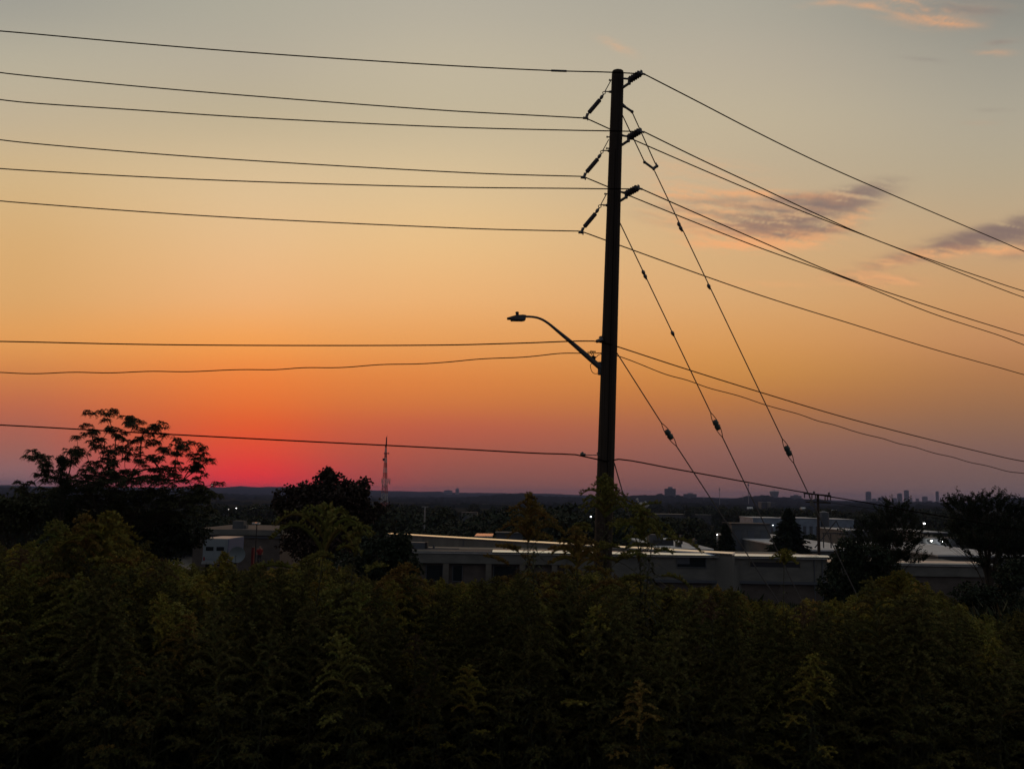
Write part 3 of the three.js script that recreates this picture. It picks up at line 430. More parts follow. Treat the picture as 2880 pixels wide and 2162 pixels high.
{ // person in red behind the lamp post
  const D = 85, foot = atZ(728, 1586, D), H = 1.75, J = { hipL: [-0.1, 0.92, 0], hipR: [0.1, 0.92, 0], kL: [-0.11, 0.5, 0.02], kR: [0.11, 0.5, 0.02], aL: [-0.12, 0.07, 0], aR: [0.12, 0.07, 0], tL: [-0.13, 0.04, 0.14], tR: [0.13, 0.04, 0.14], belly: [0, 1.05, 0], chest: [0, 1.3, 0], sL: [-0.19, 1.42, 0], sR: [0.19, 1.42, 0], eL: [-0.27, 1.15, 0], eR: [0.27, 1.15, 0], hL: [-0.26, 0.9, 0.08], hR: [0.26, 0.9, 0.08], neck: [0, 1.5, 0], head: [0, 1.63, 0.01], chin: [0, 1.57, 0.05] };
  const bones = [['hipL', 'kL', 0.085, 0.06], ['hipR', 'kR', 0.085, 0.06], ['kL', 'aL', 0.06, 0.04], ['kR', 'aR', 0.06, 0.04], ['aL', 'tL', 0.045, 0.035], ['aR', 'tR', 0.045, 0.035], ['hipL', 'belly', 0.1, 0.12], ['hipR', 'belly', 0.1, 0.12], ['belly', 'chest', 0.12, 0.14], ['sL', 'sR', 0.08, 0.08], ['chest', 'neck', 0.12, 0.055], ['sL', 'eL', 0.06, 0.045], ['sR', 'eR', 0.06, 0.045], ['eL', 'hL', 0.043, 0.03], ['eR', 'hR', 0.043, 0.03], ['neck', 'head', 0.055, 0.095], ['head', 'chin', 0.095, 0.06]].map(([a, b, r, s]) => [V(...J[a]), V(...J[b]), r, s]);
  const field = (p) => { let s = 0; for (const [a, b, r, q] of bones) { const ab = b.clone().sub(a), u = clamp(p.clone().sub(a).dot(ab) / ab.lengthSq(), 0, 1), d = p.distanceTo(a.clone().addScaledVector(ab, u)) - lerp(r, q, u); s += Math.exp(-d * 45); } return -Math.log(s + 1e-30) / 45; };
  const N = 60, mc = new MarchingCubes(N, M.skin, false, false, 60000); mc.isolation = 0;
  for (let k = 0; k < N; k++) for (let j = 0; j < N; j++) for (let i = 0; i < N; i++) { const q = (n) => (n - N / 2) / (N / 2); mc.field[k * N * N + j * N + i] = -field(V(q(i), q(j) + 0.88, q(k))); }
  mc.update(); const g = new THREE.BufferGeometry(), n = mc.count ?? mc.geometry.drawRange.count; g.setAttribute('position', new THREE.BufferAttribute(mc.positionArray.slice(0, n * 3), 3)); g.setAttribute('normal', new THREE.BufferAttribute(mc.normalArray.slice(0, n * 3), 3)); g.translate(0, 0.88, 0);
  const t = thing('person', 'person in a red top standing behind the dark lamp post', 'person', [foot.x, foot.y, foot.z], 0.3);
  part('body', g, M.skin, t); part('red_top', lathe([[0.15, 0], [0.18, 0.1], [0.2, 0.5], [0.235, 0.86], [0.12, 0.97], [0.07, 1]], V(0, 0.88, 0), V(0, 1.5, 0), 16).scale(1.12, 1, 0.82), M.red, t); for (const s of [-1, 1]) part('sleeve', rod(V(s * 0.2, 1.44, 0), V(s * 0.275, 1.14, 0), 0.085, 0.06), M.red, t);
  part('trousers', [-1, 1].map((s) => rod(V(s * 0.1, 0.95, 0), V(s * 0.12, 0.08, 0), 0.115, 0.075)), M.dark, t); part('hair', ball(V(0, 1.665, -0.015), 0.112, 0.95, 0.9, 1), M.black, t);
  const rb = atZ(711, 1548, 86); const nb = thing('red_box', 'narrow red upright box left of the dark lamp post', 'box'); part('cabinet', bx(rb.x - 0.1, rb.x + 0.12, G(86), rb.y + 0.3, -86.2, -85.8), mat(0.16, 0.018, 0.018, 0.8), nb); part('lid', bx(rb.x - 0.13, rb.x + 0.15, rb.y + 0.302, rb.y + 0.35, -86.23, -85.77), M.dark, nb); settle(nb, V(rb.x, G(86), -86));
}
function shed(name, label, px0, px1, py, D, deep, wm, rm, o = {}) {        // a flat-roofed building whose front top edge shows at py
  const a = atZ(px0, py, D), b = atZ(px1, py, D), g = groundY(0, -D) - 0.5, z = -D, t = thing(name, label, 'building', [0, 0, 0], 0, o.group), y = (a.y + b.y) / 2;
  part('wall', bx(a.x, b.x, g, y - 0.25, z - deep, z), wm, t); part('roof', bx(a.x - 0.2, b.x + 0.2, y - 0.24, y, z - deep - 0.2, z + 0.25), rm, t);
  const n = o.bays ?? 0, w = (b.x - a.x) / Math.max(n, 1); for (let i = 0; i < n; i++) { const f = part(o.bayName ?? 'door', bx(a.x + w * (i + 0.25), a.x + w * (i + 0.75), o.h0 !== undefined ? y - o.h0 : g + 0.6, y - (o.h1 ?? 1.5), z, z + 0.08), o.bm ?? M.slate, t); part('frame', bx(a.x + w * (i + 0.22), a.x + w * (i + 0.78), y - (o.h1 ?? 1.5), y - (o.h1 ?? 1.5) + 0.15, z, z + 0.2), M.grey, f); }
  if (o.extra) o.extra(t, a, b, y, z);
  return settle(t, V((a.x + b.x) / 2, g, z));
}
shed('flat_building', 'white-roofed building with dark machines on its roof, between the two small conifers and the pole', 1850, 2004, 1542, 152, 38, M.grey, M.whiteroof, { bays: 5, extra: (t, a, b, y, z) => { for (const [u, v, h, d] of [[0.08, 0.45, 1.0, 8], [0.42, 0.5, 0.8, 3], [0.72, 0.75, 1.7, 14], [0.8, 0.86, 1.2, 6], [0.88, 0.9, 1.3, 9]]) part('roof_machine', bx(lerp(a.x, b.x, u), lerp(a.x, b.x, v), y, y + h, z - d - 2, z - d), M.dark, t); part('parapet', bx(a.x, a.x + 2.6, y, y + 1.9, z - 12, z - 9), M.grey, t); } });
shed('grey_block', 'tall plain dark grey block between the small conifer and the spruce', 2058, 2166, 1472, 186, 7, M.grey, M.tar, { bays: 3 });
shed('flat_building', 'wide white-roofed building behind the small wooden pole with crossarms', 2262, 2480, 1547, 148, 62, M.grey, M.whiteroof, { bays: 8, extra: (t, a, b, y, z) => { const q = (u, d) => V(lerp(a.x, b.x, u), y, z - d); part('roof_frame', [rod(q(0.42, 6), q(0.42, 6).add(V(0, 2.6, 0)), 0.1), rod(q(0.52, 6), q(0.52, 6).add(V(0, 2.6, 0)), 0.1), rod(q(0.41, 6).add(V(0, 2.6, 0)), q(0.72, 6).add(V(0, 2.6, 0)), 0.1), rod(q(0.3, 6), q(0.6, 6).add(V(0, 4.8, 0)), 0.1), rod(q(0.6, 6).add(V(0, 4.8, 0)), q(0.75, 6), 0.08)], M.dark, t); part('ridge_unit', bx(lerp(a.x, b.x, 0.02), lerp(a.x, b.x, 0.62), y, y + 1.3, z - 55, z - 50), M.blue, t); part('vent', bx(lerp(a.x, b.x, 0.66), lerp(a.x, b.x, 0.75), y, y + 2, z - 34, z - 30), M.slate, t); } });
shed('factory', 'pale blue factory hall with a light roof, left of the spruce top', 2118, 2208, 1456, 420, 24, M.blue, M.whiteroof, { bays: 6, h1: 4 });
shed('factory', 'pale blue factory hall with a light roof, just right of the spruce', 2236, 2308, 1457, 420, 24, M.blue, M.whiteroof, { bays: 4, h1: 4 });
shed('factory', 'pale blue factory hall with a light roof, right of the small wooden pole', 2328, 2402, 1460, 430, 24, M.blue, M.whiteroof, { bays: 5, h1: 4 });
{ const a = atZ(2317, 1441, 424), t = thing('silo', 'dark round silo standing between two blue factory halls', 'silo'); part('drum', rod(V(a.x, G(424), a.z), a, 2.5, 2.5, 20), M.slate, t); part('cone', rod(a, a.clone().add(V(0, 0.8, 0)), 2.55, 0.4, 20), M.slate, t); settle(t, V(a.x, G(424), a.z)); }
shed('low_building', 'thin white-roofed building beside the bushes right of the factories', 2378, 2440, 1491, 262, 22, M.grey, M.whiteroof);
shed('low_building', 'white-roofed low building under the brightest lamp', 2592, 2665, 1496, 255, 30, M.dark, M.whiteroof, { bays: 3 });
shed('low_building', 'dark-fronted building with two lamps on its wall, below the brightest lamp', 2580, 2700, 1512, 205, 22, M.slate, M.tar, { bays: 4 });
shed('low_building', 'pale-roofed building at the right edge behind the spiky tree', 2640, 2900, 1562, 138, 40, M.grey, M.whiteroof, { bays: 6 });
shed('small_house', 'small pale house among the dark woods left of the goldenrod spire', 1298, 1342, 1441, 560, 14, M.pale, M.tar, { bays: 2 });
shed('small_house', 'small pale building half hidden behind the light-coloured sign post', 1210, 1250, 1438, 600, 14, M.pale, M.tar, { bays: 2 });
shed('glass_roof_house', 'small building with a shiny roof above the warehouse coping', 1338, 1382, 1507, 160, 10, M.grey, M.cap, { bays: 2 });
shed('container', 'dark corrugated container beside the shiny-roofed building', 1396, 1470, 1497, 172, 4, M.slate, M.grey, { bays: 7, bayName: 'rib', h0: 2.2, h1: 0.5 });
shed('distant_shed', 'long pale shed far off on the valley floor, right of the steam', 1800, 2010, 1446, 640, 20, M.grey, M.pale, { bays: 9, h1: 3 });
shed('distant_shed', 'white-topped shed high on the wooded slope near the water tower', 2142, 2168, 1412, 1500, 20, M.grey, M.whiteroof, { bays: 2, h1: 3 });
shed('distant_shed', 'small white-topped shed right of the water tower foot', 2168, 2182, 1413, 1480, 20, M.grey, M.whiteroof);
shed('distant_shed', 'long low shed far right behind the spiky tree', 2790, 2900, 1436, 1100, 30, M.blue, M.pale, { bays: 6, h1: 3 });

{ // scattered roofs of the town
  const r = rng(77); let first = null;
  for (const [x, y, D, w, where] of [[1935, 1436, 800, 16, 'between the steam and the grey block'], [2030, 1438, 760, 18, 'above the small pointed conifer'], [2110, 1426, 1100, 14, 'above the leftmost factory hall'], [2262, 1426, 1100, 12, 'just left of the small wooden pole'], [2345, 1433, 880, 18, 'just right of the small wooden pole'], [2440, 1450, 610, 20, 'left of the ragged dark tree'], [2628, 1438, 790, 20, 'above the brightest lamp'], [2660, 1448, 640, 22, 'touching the left side of the spiky tree'], [1550, 1431, 930, 12, 'between the goldenrod spire and the pole'], [1450, 1434, 860, 14, 'just left of the goldenrod spire']]) {
    const p = atZ(x, y, D), s = D / FPX, hw = w * s / 2, g = groundY(0, -D) - 0.5, h = Math.max(3, p.y - g - 2.2), t = thing('small_house', 'small pale-roofed building far off in the woods, ' + where, 'building', [p.x, g, -D], (r() - 0.5) * 0.5, 'small buildings among the valley woods');
    part('wall', bx(-hw, hw, 0, h, -8, 0), r() < 0.5 ? M.grey : M.pale, t);
    const sh = new THREE.Shape(); sh.moveTo(-8.6, h); sh.lineTo(0.6, h); sh.lineTo(-4, h + 1.6 + r()); sh.closePath(); const q = new THREE.ExtrudeGeometry(sh, { depth: hw * 2 + 0.6, bevelEnabled: false }); q.rotateY(-Math.PI / 2); q.translate(hw + 0.3, 0.01, 0); part('roof', q, r() < 0.6 ? M.whiteroof : M.tar, t);
    part('window', bx(-hw * 0.5, hw * 0.1, h * 0.35, h * 0.7, 0, 0.06), M.glass, t);
  }
}
// ---------------------------------------------------------------- far landmarks
function block(name, label, px0, px1, py, D, o = {}) {
  const a = atR(px0, py, D), b = atR(px1, py, D), w = a.distanceTo(b), c = a.clone().add(b).multiplyScalar(0.5), y0 = -30, turn = Math.atan2(-c.x, -c.z), t = thing(name, label, 'tower block', [c.x, y0, c.z], turn, o.group), h = c.y - y0, d = w * (o.deep ?? 0.8);
  part('wall', bx(-w / 2, w / 2, 0, h, -d, 0), M.city, t);
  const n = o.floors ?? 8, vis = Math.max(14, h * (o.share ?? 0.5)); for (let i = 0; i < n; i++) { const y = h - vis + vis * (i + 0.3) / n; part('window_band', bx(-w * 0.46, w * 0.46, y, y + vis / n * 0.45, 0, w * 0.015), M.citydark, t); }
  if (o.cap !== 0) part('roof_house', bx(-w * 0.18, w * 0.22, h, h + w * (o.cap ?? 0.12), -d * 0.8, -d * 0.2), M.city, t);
  return t;
}
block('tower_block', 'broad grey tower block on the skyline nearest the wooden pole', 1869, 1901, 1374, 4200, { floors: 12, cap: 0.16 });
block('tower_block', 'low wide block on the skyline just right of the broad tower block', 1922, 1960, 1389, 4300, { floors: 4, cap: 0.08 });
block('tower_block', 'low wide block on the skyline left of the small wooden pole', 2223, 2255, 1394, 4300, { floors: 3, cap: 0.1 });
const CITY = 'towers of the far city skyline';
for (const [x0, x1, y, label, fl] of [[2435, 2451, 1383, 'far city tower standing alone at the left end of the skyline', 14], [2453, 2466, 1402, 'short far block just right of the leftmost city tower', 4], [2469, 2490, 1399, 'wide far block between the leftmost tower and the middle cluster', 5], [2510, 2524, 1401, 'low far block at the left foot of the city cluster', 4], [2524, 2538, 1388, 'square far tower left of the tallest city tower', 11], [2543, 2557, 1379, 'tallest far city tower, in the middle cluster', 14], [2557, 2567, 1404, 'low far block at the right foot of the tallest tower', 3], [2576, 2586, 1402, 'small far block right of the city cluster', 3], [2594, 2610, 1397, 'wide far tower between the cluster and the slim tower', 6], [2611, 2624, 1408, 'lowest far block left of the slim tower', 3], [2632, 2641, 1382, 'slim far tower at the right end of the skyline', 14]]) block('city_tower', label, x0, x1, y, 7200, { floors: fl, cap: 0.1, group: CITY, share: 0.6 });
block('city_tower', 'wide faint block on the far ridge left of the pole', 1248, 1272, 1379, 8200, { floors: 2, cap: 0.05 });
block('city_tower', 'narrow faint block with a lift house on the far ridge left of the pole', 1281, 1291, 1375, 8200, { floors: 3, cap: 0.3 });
{ // water tower
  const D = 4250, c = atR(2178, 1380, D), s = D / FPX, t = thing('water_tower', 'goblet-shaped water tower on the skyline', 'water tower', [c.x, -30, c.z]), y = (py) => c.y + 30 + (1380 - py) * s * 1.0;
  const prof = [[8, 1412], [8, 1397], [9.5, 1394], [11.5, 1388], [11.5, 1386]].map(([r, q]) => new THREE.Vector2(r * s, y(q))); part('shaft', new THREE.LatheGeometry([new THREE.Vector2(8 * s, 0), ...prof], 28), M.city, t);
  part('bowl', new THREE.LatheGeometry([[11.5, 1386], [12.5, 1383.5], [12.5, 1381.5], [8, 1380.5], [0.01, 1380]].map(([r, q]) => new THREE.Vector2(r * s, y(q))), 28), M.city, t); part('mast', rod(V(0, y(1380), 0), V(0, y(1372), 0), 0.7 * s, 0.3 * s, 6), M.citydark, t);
}
{ // radio tower of red and white lattice
  const D = 900, top = atZ(1087, 1229, D), base = atZ(1081, 1425, D), s = D / FPX, t = thing('radio_tower', 'tall red and white lattice radio tower rising behind the maple', 'radio tower'), gy = groundY(0, -D);
  const W = (y) => { const k = clamp((top.y - y) / (top.y - base.y), 0, 1.2); return lerp(1.4, 19, k ** 1.15) * s * 1.0; }, corners = (y) => [[0, -0.62], [0.54, 0.31], [-0.54, 0.31]].map(([x, z]) => V(lerp(top.x - 0.4, base.x, (top.y - y) / (top.y - base.y)) + x * W(y), y, -D + z * W(y)));
  let y = gy, i = 0; const y1 = top.y - 8; while (y < y1 - 0.5) { const h = Math.max(2.6, W(y) * 0.75), ny = Math.min(y + h, y1), a = corners(y), b = corners(ny), g = []; for (let k = 0; k < 3; k++) { const n = (k + 1) % 3; g.push(rod(a[k], b[k], 0.27, 0.27, 6), rod(a[k], b[n], 0.16, 0.16, 5), rod(a[n], b[k], 0.16, 0.16, 5), rod(b[k], b[n], 0.16, 0.16, 5)); } part('lattice_section', g, (i++ >> 1) % 2 ? M.towerwhite : M.towerred, t); y = ny; }
  part('antenna_mast', [rod(corners(y1)[0].lerp(corners(y1)[1], 0.5), top, 0.8, 0.6, 8), rod(top, top.clone().add(V(1.2, 1.6, 0)), 0.2, 0.08, 6)], M.towerred, t);
  const at = (px, py) => atZ(px, py, D); part('dish_drum', rod(at(1076, 1292), at(1082, 1292), 1.3, 1.3, 14), M.dark, t);
  part('platform', bx(at(1080, 1275).x, at(1094, 1275).x, at(1087, 1276).y, at(1087, 1274).y, -D - 2, -D + 2), M.towerred, t);
  for (const [x, q, h] of [[1074, 1352, 5], [1076, 1366, 4], [1083, 1366, 4], [1089, 1366, 4.5], [1092, 1352, 5], [1097, 1352, 5.5], [1096, 1357, 4], [1081, 1275, 1.6], [1093, 1275, 1.6]]) { const c = at(x, q); part('panel_antenna', [bx(c.x - 0.35, c.x + 0.35, c.y - h / 2, c.y + h / 2, -D + 1, -D + 1.5), rod(V(c.x, c.y, -D + 1), V(at(1085, q).x, c.y, -D), 0.12, 0.12, 5)], M.towerwhite, t); }
  settle(t, V(base.x, gy, -D));
}
for (const [x, y0, D, label, r] of [[2024, 1370, 2600, 'thin mast on the skyline right of the broad tower block', 0.8], [2105, 1357, 2600, 'pale thin mast on the skyline where a guy wire crosses it', 1.0], [1980, 1391, 3800, 'tiny mast on the skyline between the low block and the thin mast', 0.7], [2090, 1388, 3800, 'tiny mast on the skyline left of the pale mast', 0.7]]) {
  const a = atR(x, y0, D), t = thing('radio_mast', label, 'mast', [a.x, -30, a.z]); part('mast_tube', rod(V(0, 0, 0), V(0, a.y + 30, 0), r * 1.4, r * 0.7, 6), M.city, t); part('antenna', [rod(V(-r * 3, a.y + 26, 0), V(r * 3, a.y + 26, 0), r * 0.5, r * 0.5, 5), bx(-r * 2.4, r * 2.4, a.y + 21, a.y + 24, -r, r)], M.city, t);
}
{ // steam from a works
  const rnd = rng(5), c = atZ(1812, 1422, 1300), s = 1300 / FPX, g = []; for (const [x, y, r] of [[1792, 1404, 4], [1796, 1410, 3], [1800, 1418, 6], [1808, 1420, 8], [1816, 1417, 7], [1812, 1428, 8], [1822, 1425, 6], [1836, 1434, 6], [1830, 1440, 7], [1842, 1437, 5], [1824, 1445, 5], [1731, 1432, 5], [1734, 1428, 3]]) for (let k = 0; k < 5; k++) { const p = atZ(x + (rnd() - 0.5) * r, y + (rnd() - 0.5) * r, 1300 + (rnd() - 0.5) * 8), q = new THREE.IcosahedronGeometry(r * s * (0.35 + 0.3 * rnd()), 2), a = q.attributes.position; for (let i = 0; i < a.count; i++) { const n = 0.75 + 0.5 * fbm(a.getX(i) * 1.1 + x, a.getY(i) * 1.1 + a.getZ(i), 3); a.setXYZ(i, a.getX(i) * n, a.getY(i) * n, a.getZ(i) * n); } q.computeVertexNormals(); q.translate(p.x, p.y, p.z); g.push(q); }
  const m = part('steam', g, M.steam, scene); m.userData = { label: 'pale steam rising from works behind the goldenrod right of the pole', category: 'steam', kind: 'stuff' };
}
{ // pale pole with a short crossbar
  const D = 240, a = atZ(1195, 1425, D), gy = groundY(0, -D), t = thing('sign_post', 'pale thin post with a short crossbar in front of dark woods', 'post'); part('post', rod(V(a.x, gy, a.z), a, 0.28, 0.2), M.galv, t); part('crossbar', bx(a.x - 0.9, a.x + 0.9, a.y - 0.1, a.y + 0.12, a.z - 0.15, a.z + 0.15), M.galv, t); settle(t, V(a.x, gy, a.z));
}
{ // small distribution pole down the slope
  const D = 122, top = atZ(2301, 1390, D), at = (x, y, z = 0) => { const p = atZ(x, y, D); p.z += z; return p; }, foot = V(top.x - 0.15, groundY(0, -D), top.z), t = thing('distribution_pole', 'smaller wooden pole with crossarms and insulators, down the slope at right', 'utility pole');
  part('pole_shaft', rod(foot, top, 0.24, 0.17, 16), M.pole, t);
  for (const [x0, y0, x1, y1, z] of [[2260, 1387, 2337, 1394, 0.14], [2266, 1411, 2336, 1414, 0.14]]) { const a = at(x0, y0), b = at(x1, y1); part('crossarm', rod(a.clone().add(V(0, 0, z)), b.clone().add(V(0, 0, z)), 0.1, 0.1, 4), M.pole, t); }
  for (const [x, y] of [[2262, 1393], [2276, 1394], [2283, 1396], [2293, 1394], [2320, 1400], [2327, 1400], [2335, 1399]]) part('insulator', lathe(sheds(0.1, 0.065, 4), at(x, y + 7, 0.2), at(x, y - 6, 0.2), 10), M.polymer, t);
  for (const [x, y] of [[2289, 1385], [2331, 1388]]) part('top_insulator', lathe([[0.07, 0], [0.09, 0.3], [0.16, 0.55], [0.16, 0.8], [0.05, 1]], at(x, y + 5, 0.16), at(x, y - 4, 0.16), 12), M.polymer, t);
  part('brace', [rod(at(2270, 1411, 0.1), at(2300, 1400, 0.1), 0.045), rod(at(2330, 1413, 0.1), at(2302, 1402, 0.1), 0.045)], M.steel, t);
  part('transformer', [rod(at(2281, 1422, 0.35), at(2281, 1408, 0.35), 0.22, 0.22, 16)], M.grey, t);
  settle(t, foot);
  const w = thing('power_line', 'thin dark line leaving the small wooden pole to the right and dropping below the hills', 'cable'); const q = [[2265, 1405], [2330, 1412], [2420, 1426], [2600, 1452], [2900, 1500]].map(([x, y], i) => atZ(x, y, D - i * 3)); part('conductor', tubeGeo(q, 0.026, 60, 5), M.wire, w); settle(w, q[1]);
}
// lamps that are already lit
for (const [x, y, D, label, cd, r, c] of [[2600, 1472, 300, 'brightest lit lamp, high on a post among trees at right', 60, 0.4, [1, 1, 0.95]], [2620, 1521, 204.6, 'left one of two lit lamps on the dark-fronted building at right', 12, 0.28, [1, 0.96, 0.85]], [2650, 1521, 204.6, 'right one of two lit lamps on the dark-fronted building at right', 12, 0.28, [1, 0.98, 0.92]], [2736, 1465, 260, 'lit lamp seen through the spiky tree at right', 14, 0.2, [1, 1, 1]], [2018, 1504, 150, 'lit lamp beside the white-roofed building left of the grey block', 8, 0.12, [1, 0.98, 0.9]], [1662, 1453, 420, 'lit bluish lamp in the dark woods left of the pole', 30, 0.4, [0.85, 0.9, 1]], [642, 1432, 500, 'leftmost of three lit lamps in the valley left of the maple', 12, 0.22, [1, 0.92, 0.8]], [664, 1429, 500, 'middle one of three lit lamps in the valley left of the maple', 24, 0.3, [1, 0.95, 0.85]], [710, 1429, 500, 'rightmost of three lit lamps in the valley, next to the maple', 24, 0.3, [1, 0.95, 0.85]], [597, 1364, 2200, 'lit lamp on the hill crest beside the left tree', 40, 1.9, [1, 0.85, 0.75]], [2174, 1477, 330, 'faint bluish lamp by the factory left of the spruce', 10, 0.25, [0.8, 0.9, 1]]]) {
  const p = atZ(x, y, D), gy = groundY(0, -D) - 0.3, wall = D === 204.6, t = thing(wall ? 'wall_lamp' : 'street_lamp', label, 'lamp', [p.x, wall ? p.y : gy, p.z]), h = wall ? 0 : p.y - gy;
  const em = mat(0.8, 0.8, 0.8, 0.5, { emissive: new THREE.Color().setRGB(...c), emissiveIntensity: cd < 30 ? 1.2 : 2 });
  if (wall) part('bracket', bx(-0.08, 0.08, -0.1, 0.3, -0.4, 0), M.dark, t); else part('pole', rod(V(0, 0, -r - 0.15), V(0, h + 0.1, -r - 0.15), 0.09, 0.07), M.dark, t);
  part('hood', rod(V(0, h + r * 0.75, -0.1), V(0, h + r * 0.75 + 0.12, -0.1), r * 0.7, r * 0.4, 12), M.dark, t);
  part('lamp_glass', ball(V(0, h, 0), r, 1, 0.8, 1), em, t);
  const l = new THREE.PointLight(new THREE.Color().setRGB(...c), cd * 0.5); l.position.set(0, h, r + 0.1); l.castShadow = true; t.add(l);
}

// ---------------------------------------------------------------- trees and shrubs
const tone = (mb, base, v, rnd) => { const k = 1 + (rnd() - 0.5) * v; mb.col = [base[0] * k * (1 + (rnd() - 0.5) * 0.25), base[1] * k, base[2] * k]; };
const rdir = (rnd) => { const z = rnd() * 2 - 1, a = rnd() * 6.2832, s = Math.sqrt(1 - z * z); return V(s * Math.cos(a), z, s * Math.sin(a)); };
function compoundTuft(mb, at, out, rnd, size, base) {          // an umbrella of drooping feather leaves
  const n = 6 + Math.floor(rnd() * 3);
  for (let k = 0; k < n; k++) {
    const a = k / n * 6.283 + rnd() * 0.8, h = V(Math.cos(a), 0, Math.sin(a)).addScaledVector(out, 0.55).setY(0).normalize(), L = size * (0.75 + 0.5 * rnd());
    const q = bezier(at, at.clone().addScaledVector(h, L * 0.55).add(V(0, L * (0.1 + 0.8 * rnd()), 0)), at.clone().addScaledVector(h, L).add(V(0, -L * (0.1 + 0.35 * rnd()), 0)), 7);
    for (let i = 1; i <= 7; i++) { const d = q[i].clone().sub(q[i - 1]).normalize(), s = V(0, 0, 0).crossVectors(d, V(0, 1, 0)).normalize(); tone(mb, base, 0.6, rnd); for (const e of [-1, 1]) { const ld = s.clone().multiplyScalar(e).addScaledVector(d, 0.6).add(V(0, -0.5, 0)).normalize(), w = d; const p = q[i], l = size * 0.42 * (1.15 - i * 0.07), wd = size * 0.13; mb.tri(p, p.clone().addScaledVector(ld, l * 0.5).addScaledVector(w, wd), p.clone().addScaledVector(ld, l)); mb.tri(p, p.clone().addScaledVector(ld, l), p.clone().addScaledVector(ld, l * 0.5).addScaledVector(w, -wd)); } }
  }
}
function broadTuft(mb, at, out, rnd, size, base) {             // a bunch of broad leaves hanging from a twig
  for (let k = 0; k < 11; k++) { const c = at.clone().addScaledVector(rdir(rnd), size * 0.75), d = V(rnd() - 0.5, -0.75 * rnd() - 0.1, rnd() - 0.5).addScaledVector(out, 0.4).normalize(), s = V(0, 0, 0).crossVectors(d, rdir(rnd)).normalize(); tone(mb, base, 0.6, rnd); mb.leaf(c, d, s, size * (0.5 + 0.3 * rnd()), size * (0.4 + 0.25 * rnd()), 0.2); }
}
function sprayTuft(mb, at, out, rnd, size, base) {             // thin twigs with small leaves, reaching up and out
  for (let k = 0; k < 4; k++) { const d = out.clone().multiplyScalar(0.9).add(V((rnd() - 0.5) * 0.9, 0.55 + rnd() * 0.3, (rnd() - 0.5) * 0.9)).normalize(), L = size * (0.7 + rnd() * 0.9), q = bezier(at, at.clone().addScaledVector(d, L * 0.5), at.clone().addScaledVector(d, L).add(V(0, L * 0.12, 0)), 7); mb.col = [0.03, 0.024, 0.018]; mb.tube(q, size * 0.02, size * 0.006, 3);
    for (let i = 1; i <= 7; i++) for (let e = 0; e < 3; e++) { tone(mb, base, 0.6, rnd); const ld = d.clone().multiplyScalar(0.5).addScaledVector(rdir(rnd), 0.8).normalize(), s = V(0, 0, 0).crossVectors(ld, rdir(rnd)).normalize(); mb.leaf(q[i], ld, s, size * 0.26 * (0.7 + 0.5 * rnd()), size * 0.11, 0.15); } }
}
